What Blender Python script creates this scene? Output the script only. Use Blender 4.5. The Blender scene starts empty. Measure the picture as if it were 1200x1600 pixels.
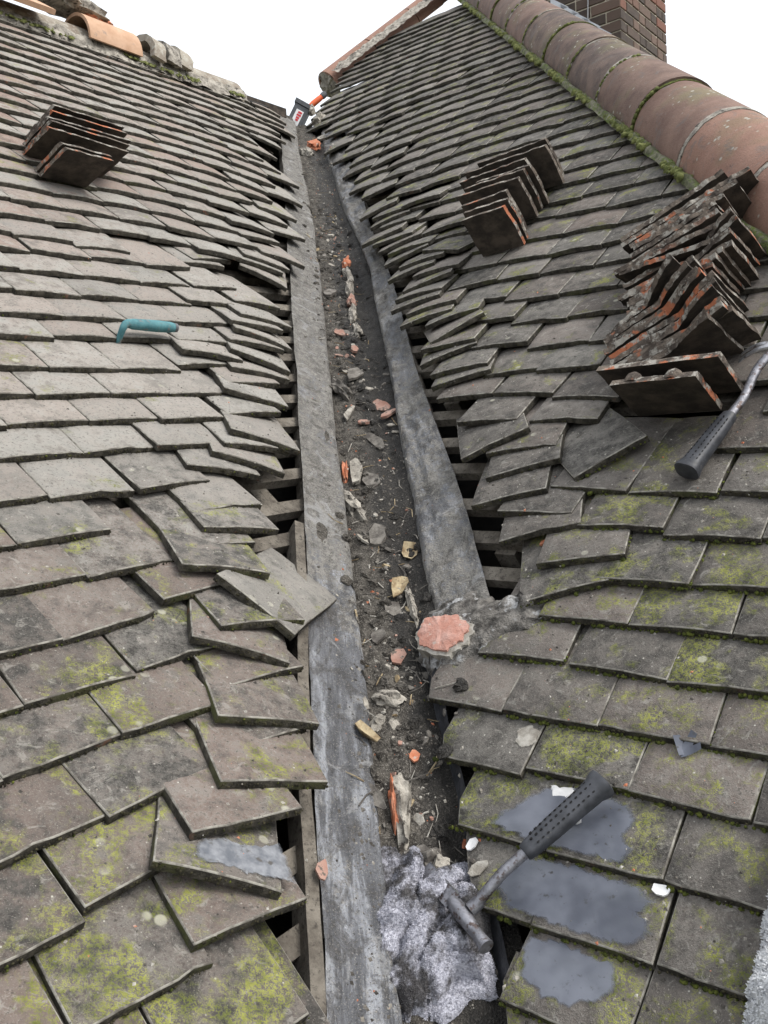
import bpy, bmesh, math, random
import numpy as np
from mathutils import Vector, Matrix, noise
from mathutils.bvhtree import BVHTree

sc = bpy.context.scene
C = sc.collection
V = Vector
rnd = random.Random(7)

# ------------------------------------------------------------------ camera, sky, sun, exposure
cam = bpy.data.cameras.new('camera')
cam.sensor_fit = 'HORIZONTAL'; cam.sensor_width = 36.0; cam.lens = 1354.8 / 1200 * 36
cam.clip_start = 0.05; cam.clip_end = 2000
camo = bpy.data.objects.new('camera', cam); C.objects.link(camo)
camo.matrix_world = Matrix(((0.991857, 0.070490, -0.106070, 0), (-0.112356, 0.092166, -0.989384, 0),
                            (-0.059965, 0.993245, 0.099336, 0), (0, 0, 0, 1)))
sc.camera = camo

SUN_EL, SUN_AZ = 52.0, 112.0          # azimuth measured from +y (up the valley) towards +x (right)
w = bpy.data.worlds.new('World'); sc.world = w; w.use_nodes = True
nt = w.node_tree; nt.nodes.clear()
sky = nt.nodes.new('ShaderNodeTexSky'); sky.sky_type = 'NISHITA'; sky.sun_disc = False
sky.sun_elevation = math.radians(SUN_EL); sky.sun_rotation = math.radians(SUN_AZ)
sky.air_density = 1.0; sky.dust_density = 6.0; sky.ozone_density = 1.0
hs = nt.nodes.new('ShaderNodeHueSaturation'); hs.inputs['Saturation'].default_value = 0.22
cl = nt.nodes.new('ShaderNodeMix'); cl.data_type = 'RGBA'; cl.inputs[0].default_value = 0.6; cl.inputs[7].default_value = (6.45, 6.75, 7.15, 1)   # even cloud cover
bg = nt.nodes.new('ShaderNodeBackground'); bg.inputs['Strength'].default_value = 0.15
wo = nt.nodes.new('ShaderNodeOutputWorld')
nt.links.new(sky.outputs[0], hs.inputs['Color']); nt.links.new(hs.outputs[0], cl.inputs[6]); nt.links.new(cl.outputs[2], bg.inputs['Color']); nt.links.new(bg.outputs[0], wo.inputs[0])
sl = bpy.data.lights.new('sun', 'SUN'); sl.energy = 1.3; sl.angle = math.radians(22); sl.color = (1.0, 0.955, 0.88)
slo = bpy.data.objects.new('sun', sl); C.objects.link(slo)
_to = V((math.sin(math.radians(SUN_AZ)) * math.cos(math.radians(SUN_EL)), math.cos(math.radians(SUN_AZ)) * math.cos(math.radians(SUN_EL)), math.sin(math.radians(SUN_EL))))
slo.rotation_euler = _to.to_track_quat('Z', 'Y').to_euler()
sc.view_settings.view_transform = 'Standard'; sc.view_settings.look = 'None'
sc.view_settings.exposure = 0.76; sc.view_settings.gamma = 1.0
sc.view_settings.use_curve_mapping = False
sc.cycles.max_bounces = 4; sc.cycles.diffuse_bounces = 2; sc.cycles.glossy_bounces = 2; sc.cycles.use_fast_gi = False

# ------------------------------------------------------------------ roof geometry (two slopes meeting in a valley)
D1 = V((0.707388, 0.706825, 0)); E1 = V((-0.537730, 0.538159, 0.649023)); N1 = V((0.458746, -0.459112, 0.760768)); H1 = 0.9343
D2 = V((0.706825, -0.707388, 0)); E2 = V((0.546829, 0.546394, 0.634375)); N2 = V((-0.448750, -0.448392, 0.773025)); H2 = 1.109
X0 = V((0.186015, 0.581541, -0.989317)); DV = V((0.017040, 0.860562, 0.509060))
WV = (V((0, 0, 1)) - DV * DV.z).normalized(); CX = DV.cross(WV)
M1 = (N1.cross(DV)).normalized(); M1 = M1 if M1.dot(CX) < 0 else -M1
M2 = (N2.cross(DV)).normalized(); M2 = M2 if M2.dot(CX) > 0 else -M2
UP = V((0, 0, 1))
FR = {'L': (D1, E1, N1, H1), 'R': (D2, E2, N2, H2)}
def pt(side, u, v, z=0.0):
    d, e, n, h = FR[side]
    return d * u + e * v + n * (z - h)
def bend(s): return CX * (-.034 * min(1, max(0, (1.55 - s) / .8)))
def gp(s, c, wz): return X0 + DV * s + CX * c + WV * wz + bend(s)
def basis(x, y, z, o):
    return Matrix(((x.x, y.x, z.x, o.x), (x.y, y.y, z.y, o.y), (x.z, y.z, z.z, o.z), (0, 0, 0, 1)))
def plane_mat(side, u, v, z=0.0, rot=0.0, tilt=0.0, roll=0.0):
    d, e, n, h = FR[side]
    r = math.radians(rot); x = d * math.cos(r) + e * math.sin(r); y0 = -d * math.sin(r) + e * math.cos(r)
    t = math.radians(tilt); y = y0 * math.cos(t) - n * math.sin(t); zz = n * math.cos(t) + y0 * math.sin(t)
    if roll:
        q = math.radians(roll); x, zz = x * math.cos(q) - zz * math.sin(q), zz * math.cos(q) + x * math.sin(q)
    return basis(x, y, zz, pt(side, u, v, z))

# ------------------------------------------------------------------ node helpers
class NT:
    def __init__(s, name):
        s.m = bpy.data.materials.new(name); s.m.use_nodes = True; s.t = s.m.node_tree; s.t.nodes.clear()
        s.out = s.t.nodes.new('ShaderNodeOutputMaterial'); s.b = s.t.nodes.new('ShaderNodeBsdfPrincipled')
        s.t.links.new(s.b.outputs[0], s.out.inputs[0]); s.b.inputs['Roughness'].default_value = 0.85
        s.b.inputs['Specular IOR Level'].default_value = 0.3
        s.geo = s.t.nodes.new('ShaderNodeNewGeometry'); s.pos = s.geo.outputs['Position']
    def put(s, sock, v):
        if isinstance(v, bpy.types.NodeSocket): s.t.links.new(v, sock)
        elif isinstance(v, (tuple, list)) and sock.type == 'RGBA' and len(v) == 3: sock.default_value = (*v, 1)
        else: sock.default_value = v
    def noise(s, scale, detail=5, rough=0.6, vec=None, dist=0.0):
        n = s.t.nodes.new('ShaderNodeTexNoise'); s.put(n.inputs['Vector'], vec or s.pos); n.inputs['Scale'].default_value = scale
        n.inputs['Detail'].default_value = detail; n.inputs['Roughness'].default_value = rough; n.inputs['Distortion'].default_value = dist
        return n.outputs['Fac']
    def voro(s, scale, vec=None, rand=1.0, out='Distance'):
        n = s.t.nodes.new('ShaderNodeTexVoronoi'); s.put(n.inputs['Vector'], vec or s.pos); n.inputs['Scale'].default_value = scale
        n.inputs['Randomness'].default_value = rand
        return n.outputs[out]
    def math(s, op, a, b=0.0, c=0.0, clamp=False):
        n = s.t.nodes.new('ShaderNodeMath'); n.operation = op; n.use_clamp = clamp
        s.put(n.inputs[0], a); s.put(n.inputs[1], b); s.put(n.inputs[2], c); return n.outputs[0]
    def mr(s, x, a, b, c=0.0, d=1.0, smooth=True):
        n = s.t.nodes.new('ShaderNodeMapRange'); n.interpolation_type = 'SMOOTHSTEP' if smooth else 'LINEAR'
        s.put(n.inputs[0], x); s.put(n.inputs[1], a); s.put(n.inputs[2], b); s.put(n.inputs[3], c); s.put(n.inputs[4], d); return n.outputs[0]
    def mix(s, f, a, b):
        n = s.t.nodes.new('ShaderNodeMix'); n.data_type = 'RGBA'; s.put(n.inputs[0], f); s.put(n.inputs[6], a); s.put(n.inputs[7], b); return n.outputs[2]
    def add(s, a, b): return s.math('ADD', a, b)
    def mul(s, a, b): return s.math('MULTIPLY', a, b)
    def objinfo(s): return s.t.nodes.new('ShaderNodeObjectInfo')
    def sep(s, c):
        n = s.t.nodes.new('ShaderNodeSeparateColor'); s.t.links.new(c, n.inputs[0]); return n.outputs
    def rand(s): return s.math('FRACT', s.add(s.objinfo().outputs['Random'], s.geo.outputs['Random Per Island']))
    def scalevec(s, v, k):
        n = s.t.nodes.new('ShaderNodeVectorMath'); n.operation = 'MULTIPLY'; s.put(n.inputs[0], v); n.inputs[1].default_value = k; return n.outputs[0]
    def basisvec(s, a, b, c):
        cb = s.t.nodes.new('ShaderNodeCombineXYZ')
        for i, ax in enumerate((a, b, c)):
            n = s.t.nodes.new('ShaderNodeVectorMath'); n.operation = 'DOT_PRODUCT'; s.put(n.inputs[0], s.pos); n.inputs[1].default_value = tuple(ax)
            s.t.links.new(n.outputs['Value'], cb.inputs[i])
        return cb.outputs[0]
    def bump(s, h, dist=0.003, strength=0.6):
        n = s.t.nodes.new('ShaderNodeBump'); n.inputs['Distance'].default_value = dist; n.inputs['Strength'].default_value = strength
        s.put(n.inputs['Height'], h); s.t.links.new(n.outputs[0], s.b.inputs['Normal'])
    def done(s, col, rough=None, metal=None, spec=None):
        s.put(s.b.inputs['Base Color'], col)
        if rough is not None: s.put(s.b.inputs['Roughness'], rough)
        if metal is not None: s.put(s.b.inputs['Metallic'], metal)
        if spec is not None: s.put(s.b.inputs['Specular IOR Level'], spec)
        return s.m

def m_tile_top():
    # object colour carries the tile's own character: R = lichen cover, G = lightness, B = redness, A = dust
    m = NT('tile_top'); oi = m.objinfo(); col = m.sep(oi.outputs['Color']); R_, G_, B_ = col[0], col[1], col[2]
    dust = oi.outputs['Alpha']; rd = m.rand()
    n_big = m.noise(6, 2); n_mid = m.noise(30, 4, .68); n_fine = m.noise(170, 3, .75); n_gr = m.noise(560, 1, .7)
    base = m.mix(m.math('ADD', m.mul(n_mid, .9), m.math('MULTIPLY_ADD', rd, .6, -.45), 0, True), (.038, .035, .032), (.168, .155, .141))
    base = m.mix(m.mr(m.add(G_, m.mul(n_mid, .6)), .40, 1.15), base, (.300, .288, .262))
    base = m.mix(m.math('MULTIPLY', B_, m.mr(m.add(n_mid, m.mul(rd, .3)), .45, .8), 0, True), base, (.225, .125, .092))
    base = m.mix(m.mr(m.add(m.mul(n_big, .45), m.mul(n_mid, .55)), .50, .62, 0, .62), base, (.046, .042, .038)); base = m.mix(m.mr(m.noise(38, 5, .72, dist=1.2), .56, .66, 0, .50), base, (.30, .285, .255))          # soot stains
    base = m.mix(m.mul(m.mr(m.add(m.mul(n_fine, .6), m.mul(n_mid, .6)), .44, .76), dust), base, (.245, .234, .212))
    base = m.mix(m.mr(n_fine, .54, .70, 0, .72), base, (.040, .035, .030))
    base = m.mix(m.mr(n_gr, .60, .72, 0, .38), base, (.32, .30, .265))
    base = m.mix(m.mul(m.mr(m.voro(80), .14, .06), m.mr(n_mid, .50, .62)), base, (.40, .385, .34))                            # pale specks
    big_l = m.noise(12, 4, .66, dist=.3)
    th = m.math('MULTIPLY_ADD', R_, -.30, .67)
    moss = m.mul(m.mr(big_l, th, m.add(th, .13)), m.mr(m.add(m.mul(n_fine, .6), m.mul(n_gr, .4)), .44, .56))
    base = m.mix(m.mul(moss, .85), base, m.mix(m.mr(n_mid, .35, .65), (.098, .112, .020), (.265, .272, .055)))
    lich = m.mul(m.mr(m.voro(22), .20, .13), m.mr(n_big, .56, .64))
    base = m.mix(m.mul(lich, .7), base, (.38, .37, .30))
    m.bump(m.add(m.add(m.mul(n_gr, .4), m.mul(n_fine, .9)), m.mul(n_mid, .6)), .0030, .85)
    return m.done(base, .9)
def m_tile_edge():
    m = NT('tile_edge'); oi = m.objinfo(); col = m.sep(oi.outputs['Color'])
    a = m.noise(60, 6, .7); b = m.noise(14, 4); c = m.noise(260, 4, .7)
    base = m.mix(m.mr(a, .35, .7), (.019, .017, .013), (.074, .066, .052))
    base = m.mix(m.mul(m.mr(b, .50, .62), m.mr(col[0], .2, .9)), base, (.062, .068, .018))
    base = m.mix(m.mul(m.mr(m.noise(21, 3), .66, .74), m.mul(col[2], .8)), base, (.30, .11, .06))
    base = m.mix(m.mr(c, .64, .75, 0, .6), base, (.23, .21, .17))
    m.bump(m.add(a, c), .004, .9)
    return m.done(base, .93)
def m_tile_under():
    m = NT('tile_under'); a = m.noise(22, 6, .65); b = m.noise(110, 5, .7)
    base = m.mix(m.mr(a, .35, .72), (.030, .025, .021), (.090, .072, .058))
    base = m.mix(m.mr(b, .64, .76, 0, .5), base, (.20, .17, .13))
    m.bump(m.add(a, b), .003, .6); return m.done(base, .92)
def m_broken():
    m = NT('broken_tile_edge'); rd = m.rand()
    a = m.noise(24, 5, .65, dist=.5); b = m.noise(95, 5, .7)
    base = m.mix(m.mr(a, .40, .60), (.060, .048, .040), (.150, .122, .098))
    base = m.mix(m.mul(m.mr(m.noise(17, 3, .6), .54, .61), m.mr(rd, .2, .5)), base, (.36, .125, .062))
    base = m.mix(m.mr(m.noise(36, 4, .7), .50, .60), base, (.31, .29, .255))
    base = m.mix(m.mr(b, .58, .70, 0, .85), base, (.022, .019, .017))
    m.bump(m.add(a, b), .006, 1.0); return m.done(base, .93)
def m_simple(name, c1, c2, scale=30, rough=.85, bump=.003, metal=0.0, c3=None, sc3=70, t3=(.6, .72), spec=.3, bst=.7):
    m = NT(name); a = m.noise(scale, 3, .65); b = m.noise(scale * 6, 2, .7)
    base = m.mix(m.mr(a, .32, .70), c1, c2)
    if c3: base = m.mix(m.mr(m.noise(sc3, 3, .7), t3[0], t3[1]), base, c3)
    m.bump(m.add(a, m.mul(b, .6)), bump, bst)
    return m.done(base, rough, metal, spec)
def m_lead(name, dirt_lo, dirt_hi, dark=0.0):
    m = NT(name); gv = m.basisvec(DV * .14, CX, WV); st = m.noise(40, 4, .7, vec=gv, dist=.5)
    dt = m.t.nodes.new('ShaderNodeVectorMath'); dt.operation = 'DOT_PRODUCT'; m.put(dt.inputs[0], m.pos); dt.inputs[1].default_value = tuple(DV)
    s0 = X0.dot(DV); dirt = m.mr(dt.outputs['Value'], s0 + .95, s0 + 1.7, dirt_lo, dirt_hi)
    a = m.noise(8, 4, .68); b = m.noise(50, 4, .74); c = m.noise(240, 3, .78)
    base = m.mix(m.mr(st, .30, .70), (.085, .086, .092), (.215 - dark, .222 - dark, .240 - dark))
    base = m.mix(m.mr(m.add(m.mul(a, .5), m.mul(st, .5)), .50, .60, 0, .85), base, (.40, .415, .45))       # white patina
    lo = m.math('MULTIPLY_ADD', dirt, -.22, .62)
    d = m.mr(m.add(m.add(m.mul(a, .45), m.mul(b, .35)), m.mul(c, .2)), lo, m.add(lo, .09))
    base = m.mix(m.mul(d, .94), base, m.mix(m.mr(m.add(m.mul(c, .6), m.mul(b, .4)), .38, .62), (.085, .079, .071), (.310, .295, .268)))
    base = m.mix(m.mr(m.noise(21, 5, .72, dist=.8), .50, .62, 0, .62), base, (.070, .064, .058)); base = m.mix(m.mr(m.noise(13, 5, .7, dist=1.0), .57, .64, 0, .55), base, (.36, .36, .36))
    base = m.mix(m.mr(c, .56, .66, 0, .65), base, (.040, .036, .033)); base = m.mix(m.mr(m.noise(420, 1), .62, .70, 0, .7), base, (.36, .34, .31))
    m.bump(m.add(m.add(m.mul(a, 1.2), b), m.mul(c, .7)), .009, 1.0)
    return m.done(base, m.mr(d, 0, 1, .48, .95), m.mr(d, 0, .6, .12, 0), .45)
def m_wood():
    m = NT('old_timber'); a = m.noise(20, 6, .7); b = m.noise(120, 5, .7)
    base = m.mix(m.mr(a, .3, .7), (.075, .064, .052), (.195, .174, .145))
    base = m.mix(m.mr(b, .52, .66, 0, .75), base, (.035, .030, .026)); m.bump(m.add(a, b), .004, .8); return m.done(base, .92)
def m_clayridge():
    m = NT('ridge_clay'); oi = m.objinfo(); col = m.sep(oi.outputs['Color']); a = m.noise(9, 6, .65); b = m.noise(42, 6, .7); c = m.noise(240, 4, .7)
    base = m.mix(m.mr(a, .34, .68), (.080, .060, .053), (.175, .125, .102))
    base = m.mix(m.mul(col[0], .85), base, m.mix(a, (.30, .155, .11), (.40, .23, .17)))
    base = m.mix(m.mul(m.mr(m.noise(6, 5), .50, .66), m.mul(col[1], .8)), base, (.17, .155, .085))
    base = m.mix(m.mr(b, .60, .72, 0, .5), base, (.050, .043, .040))
    base = m.mix(m.mul(m.mr(m.voro(38), .26, .12), m.mr(m.noise(6, 4, .7), .50, .60)), base, (.40, .39, .34)); base = m.mix(m.mr(m.noise(70, 5, .75, dist=.5), .58, .68, 0, .5), base, (.24, .20, .17))
    base = m.mix(m.mr(c, .56, .70, 0, .5), base, (.05, .042, .038)); base = m.mix(m.mr(m.noise(15, 4, .7, dist=.6), .55, .68, 0, .55), base, (.135, .125, .118))
    m.bump(m.add(b, c), .004, .8); return m.done(base, .85)
def m_oldridge():
    m = NT('lichen_ridge_clay'); a = m.noise(9, 6, .65); b = m.noise(40, 6, .72)
    base = m.mix(m.mr(a, .34, .68), (.185, .150, .120), (.33, .30, .25))
    base = m.mix(m.mr(b, .50, .62, 0, .7), base, (.42, .41, .36)); base = m.mix(m.mr(m.noise(20, 5), .6, .7, 0, .6), base, (.12, .12, .055))
    m.bump(b, .004, .8); return m.done(base, .92)
def m_rag():
    m = NT('dirty_terry'); a = m.noise(12, 6, .65, dist=.4); b = m.noise(260, 4, .75); c = m.noise(60, 5, .7)
    base = m.mix(m.mr(b, .35, .65), (.28, .28, .325), (.54, .54, .60))
    base = m.mix(m.mr(m.add(m.mul(a, .75), m.mul(c, .25)), .44, .55, 0, .90), base, (.050, .046, .042))
    base = m.mix(m.mr(b, .60, .72, 0, .5), base, (.10, .09, .09))
    m.bump(m.add(m.mul(b, 1.0), m.mul(c, .5)), .003, .8); return m.done(base, 1.0, 0, 0.0)
def m_brick():
    m = NT('chimney_brick'); rd = m.objinfo().outputs['Random']; a = m.noise(18, 5, .65); b = m.noise(120, 5, .7)
    base = m.mix(m.mr(rd, .35, .75), (.058, .046, .040), (.145, .098, .078)); base = m.mix(m.mr(a, .4, .7, 0, .6), base, (.105, .080, .062))
    base = m.mix(m.mr(rd, .93, .96), base, (.17, .080, .058)); m.bump(m.add(a, b), .004, .8); return m.done(base, .9)

MT_top, MT_edge, MT_under, MT_broken = m_tile_top(), m_tile_edge(), m_tile_under(), m_broken()
MT_arris = m_simple('worn_arris', (.10, .09, .078), (.30, .285, .25), 50, .9, .002)
MT_leadL, MT_leadR = m_lead('lead_left', .36, 1.10), m_lead('lead_right', .85, .80, 0)
MT_wood = m_wood()
MT_dark = m_simple('loft_shade', (.010, .009, .008), (.022, .019, .016), 12)  # near-black colour standing for the unlit void under the tiles
def m_soil():
    m = NT('gutter_soil'); gv = m.basisvec(DV, CX, WV); a = m.noise(46, 4, .7); b = m.noise(300, 2, .75); st = m.noise(6, 4, .6, dist=.5)
    base = m.mix(m.mr(a, .34, .66), (.030, .026, .022), (.130, .117, .100)); base = m.mix(m.mr(b, .56, .66, 0, .8), base, (.27, .25, .22))
    sp = m.t.nodes.new('ShaderNodeSeparateXYZ'); m.t.links.new(gv, sp.inputs[0]); c0 = X0.dot(CX)
    wet = m.mr(m.add(sp.outputs[1], m.math('MULTIPLY_ADD', st, .09, -.045)), c0 - .045, c0 - .005)
    base = m.mix(m.mul(wet, .85), base, m.mix(m.mr(b, .5, .7), (.014, .013, .012), (.060, .054, .048)))
    m.bump(m.add(a, m.mul(b, .7)), .012, 1.0); return m.done(base, m.mr(wet, 0, 1, .95, .62), 0, .35)
MT_soil = m_soil()
MT_crumb = m_simple('soil_crumb', (.050, .045, .040), (.17, .155, .135), 60, .95)
MT_pale = m_simple('pale_crumb', (.22, .20, .17), (.42, .40, .36), 60, .95)
MT_mortar = m_simple('lime_mortar', (.16, .145, .125), (.40, .37, .32), 26, .95, .006, c3=(.045, .038, .032), sc3=50, t3=(.54, .66), bst=1)
MT_terra = m_simple('terracotta', (.36, .115, .055), (.46, .21, .13), 40, .9, .003, c3=(.36, .32, .28), sc3=55, t3=(.58, .68))
MT_pinkt = m_simple('pink_clay', (.27, .145, .110), (.38, .25, .205), 30, .9, .003, c3=(.11, .09, .075), sc3=60, t3=(.52, .62))
MT_newclay = m_simple('new_clay', (.40, .245, .155), (.50, .33, .225), 14, .8, .001, c3=(.30, .22, .17), sc3=30)
MT_slate = m_simple('grey_shard', (.070, .062, .055), (.19, .175, .155), 40, .9, .004, c3=(.32, .30, .27), sc3=60, t3=(.62, .72))
MT_leaf = m_simple('dry_leaf', (.17, .115, .060), (.40, .33, .21), 45, .7, .001, c3=(.06, .045, .03))
MT_moss = m_simple('moss', (.030, .040, .008), (.120, .135, .026), 120, .97, .003)
MT_mossb = m_simple('bright_moss', (.060, .072, .020), (.185, .195, .070), 50, .97, .003)
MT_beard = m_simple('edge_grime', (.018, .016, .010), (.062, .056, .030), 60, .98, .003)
MT_sealant = m_simple('grey_sealant', (.055, .062, .084), (.150, .162, .196), 9, .38, .0020, c3=(.045, .045, .047), sc3=70, t3=(.60, .74), spec=.5)
MT_sealw = m_simple('white_sealant', (.55, .55, .55), (.68, .68, .68), 30, .6, .002)
MT_rag = m_rag(); MT_brick = m_brick(); MT_ridge = m_clayridge(); MT_oldridge = m_oldridge()
MT_bmort = m_simple('brick_mortar', (.36, .32, .25), (.50, .45, .36), 30, .95, .003)
MT_rubber = m_simple('black_rubber', (.022, .024, .029), (.048, .051, .060), 40, .55, .0006, spec=.5, c3=(.12, .115, .105), sc3=50, t3=(.66, .78))
MT_hole = m_simple('grip_dimple', (.006, .006, .007), (.010, .010, .011), 40, .8)
MT_steel = m_simple('worn_steel', (.32, .32, .34), (.52, .52, .54), 60, .38, .0008, .85, c3=(.13, .10, .09), sc3=70, t3=(.55, .68))
MT_dull = m_simple('dull_steel', (.15, .15, .165), (.27, .27, .295), 60, .42, .0008, .7, c3=(.09, .07, .065), sc3=70, t3=(.52, .64))
MT_rust = m_simple('rusty_steel', (.13, .065, .050), (.20, .12, .10), 60, .7, .001, .3)
MT_edgeS = m_simple('bright_steel', (.60, .60, .60), (.75, .75, .75), 60, .25, .0003, .95)
MT_teal = m_simple('teal_grip', (.045, .140, .160), (.090, .225, .245), 40, .7, .0010, c3=(.15, .155, .15), sc3=60, t3=(.54, .68))
MT_toolgrey = m_simple('grey_plastic', (.070, .074, .080), (.105, .11, .118), 20, .5, .0005)
MT_white = m_simple('white_label', (.70, .70, .70), (.78, .78, .78), 20, .5, .0001)
MT_red = m_simple('red_print', (.50, .025, .035), (.58, .05, .06), 20, .5, .0001)
MT_orange = m_simple('orange_plastic', (.58, .095, .03), (.66, .14, .05), 20, .45, .0003)
MT_flash = m_simple('bright_lead', (.46, .48, .52), (.62, .64, .68), 12, .45, .002, .15)
MT_cable = m_simple('grey_cable', (.30, .30, .31), (.42, .42, .43), 12, .5, .001)
MT_ground = m_simple('ground', (.06, .07, .03), (.12, .11, .07), .5, .95)

# ------------------------------------------------------------------ object helpers
def link(name, me, parent=None, mats=(), mat=None):
    o = bpy.data.objects.new(name, me); C.objects.link(o)
    if me is not None and mats and not me.materials:
        for q in mats: me.materials.append(q)
    if parent is not None:
        o.parent = parent; o.matrix_parent_inverse = parent.matrix_basis.inverted()
    if mat is not None: o.matrix_basis = mat
    return o
def tag(o, label=None, cat=None, group=None, kind=None):
    if label: o['label'] = label
    if cat: o['category'] = cat
    if group: o['group'] = group
    if kind: o['kind'] = kind
    return o
def empty(name, loc, label, cat, group=None):
    o = bpy.data.objects.new(name, None); C.objects.link(o); o.matrix_basis = Matrix.Translation(loc); o.empty_display_size = .05
    return tag(o, label, cat, group)
def mesh(name, verts, faces, fm=None, smooth=None):
    me = bpy.data.meshes.new(name); me.from_pydata([tuple(q) for q in verts], [], faces); me.update()
    if fm is not None: me.polygons.foreach_set('material_index', fm)
    if smooth is not None:
        me.polygons.foreach_set('use_smooth', [True] * len(me.polygons)); me.set_sharp_from_angle(angle=math.radians(smooth))
    return me
class MB:
    def __init__(s): s.v = []; s.f = []; s.m = []
    def add(s, vs, fs, mi=0):
        o = len(s.v); s.v += [V(q) for q in vs]; s.f += [tuple(i + o for i in f) for f in fs]
        s.m += (mi if isinstance(mi, list) else [mi] * len(fs))
    def box(s, x, y, z, o, mi=0):      # half extents as vectors
        vs = [o + x * a + y * b + z * c for c in (-1, 1) for b in (-1, 1) for a in (-1, 1)]
        s.add(vs, [(0, 2, 3, 1), (4, 5, 7, 6), (0, 1, 5, 4), (2, 6, 7, 3), (0, 4, 6, 2), (1, 3, 7, 5)], mi)
    def tube(s, pts, rads, n=12, mi=0, cap=True, sq=1.0):
        rings = []; prev = None
        for i, p in enumerate(pts):
            t = (pts[min(i + 1, len(pts) - 1)] - pts[max(i - 1, 0)]).normalized()
            if prev is None: a = t.orthogonal().normalized()
            else: a = (prev - t * prev.dot(t)).normalized()
            prev = a; b = t.cross(a); r = rads[i]; ra, rb = (r if isinstance(r, tuple) else (r, r * sq))
            rings.append([p + a * (ra * math.cos(2 * math.pi * k / n)) + b * (rb * math.sin(2 * math.pi * k / n)) for k in range(n)])
        vs = [q for r in rings for q in r]; fs = []
        for i in range(len(rings) - 1):
            for k in range(n):
                fs.append((i * n + k, i * n + (k + 1) % n, (i + 1) * n + (k + 1) % n, (i + 1) * n + k))
        if cap: fs += [tuple(range(n - 1, -1, -1)), tuple((len(rings) - 1) * n + k for k in range(n))]
        s.add(vs, fs, mi)
    def grid(s, fn, ns, nt, mi=0):
        vs = [fn(i / ns, j / nt) for i in range(ns + 1) for j in range(nt + 1)]
        s.add(vs, [(i * (nt + 1) + j, (i + 1) * (nt + 1) + j, (i + 1) * (nt + 1) + j + 1, i * (nt + 1) + j + 1) for i in range(ns) for j in range(nt)], mi)
    def build(s, name, mats, parent=None, smooth=None):
        me = mesh(name, s.v, s.f, s.m, smooth)
        return link(name, me, parent, mats if isinstance(mats, (list, tuple)) else [mats])

# tile mesh: cambered slab, worn top arris, ragged tail
TW, TL_, TT = .1645, .265, .0145
def tile_mesh(name, wd=TW, ln=TL_, seed=0, nx=5, ny=3, cutl=None, chip=.5):
    r = random.Random(seed); camx = r.uniform(.0015, .0045); camy = r.uniform(.0005, .002); bev = .0020
    xs = [-wd / 2 + wd * i / nx for i in range(nx + 1)]; ys = [0] + [ln * j / ny for j in range(1, ny + 1)]
    jit = {}
    for i in range(nx + 1):
        for j in range(ny + 1):
            x, y = xs[i], ys[j]
            if j == 0: y += r.uniform(0, .0013) + (r.uniform(.001, .004) if r.random() < .05 * chip else 0)
            if i in (0, nx): x += r.uniform(-.001, .001)
            if j == 0 and i in (0, nx) and r.random() < .10 * chip: y += r.uniform(.001, .004)
            if cutl is not None and i == 0: x = cutl(y)
            elif cutl is not None: x = cutl(y) + (wd / 2 - cutl(y)) * i / nx
            jit[i, j] = (x, y, -camx * (2 * x / wd) ** 2 - camy * (2 * y / ln - 1) ** 2 + camy + r.uniform(-.0004, .0004))
    def idx(i, j): return i * (ny + 1) + j
    top = []; low = []; bot = []
    for i in range(nx + 1):
        for j in range(ny + 1):
            x, y, z = jit[i, j]
            xi = x + (bev if i == 0 else -bev if i == nx else 0); yi = y + (bev if j == 0 else -bev if j == ny else 0)
            top.append((xi, yi, z)); bot.append((x, y, z - TT + r.uniform(-.0008, .0008)))
    per = [(i, 0) for i in range(nx)] + [(nx, j) for j in range(ny)] + [(i, ny) for i in range(nx, 0, -1)] + [(0, j) for j in range(ny, 0, -1)]
    nT = len(top); mid = [(jit[p][0], jit[p][1], jit[p][2] - bev) for p in per]
    vs = top + bot + mid; fs = []; fm = []
    for i in range(nx):
        for j in range(ny):
            a, b, c, d = idx(i, j), idx(i + 1, j), idx(i + 1, j + 1), idx(i, j + 1)
            fs.append((a, b, c, d)); fm.append(0); fs.append((d + nT, c + nT, b + nT, a + nT)); fm.append(2)
    n = len(per)
    for k in range(n):
        a, b = per[k], per[(k + 1) % n]; ma, mb = 2 * nT + k, 2 * nT + (k + 1) % n
        fs.append((idx(*b), idx(*a), ma, mb)); fm.append(3)
        fs.append((mb, ma, idx(*a) + nT, idx(*b) + nT)); fm.append(1)
    me = mesh(name, vs, fs, fm, 50)
    for q in (MT_top, MT_edge, MT_under, MT_arris): me.materials.append(q)
    return me
VARN = [tile_mesh('tile', seed=100 + i, nx=7, ny=4, chip=1) for i in range(14)]
VARF = [tile_mesh('far_tile', seed=300 + i, nx=3, ny=1, chip=0) for i in range(6)]

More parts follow.
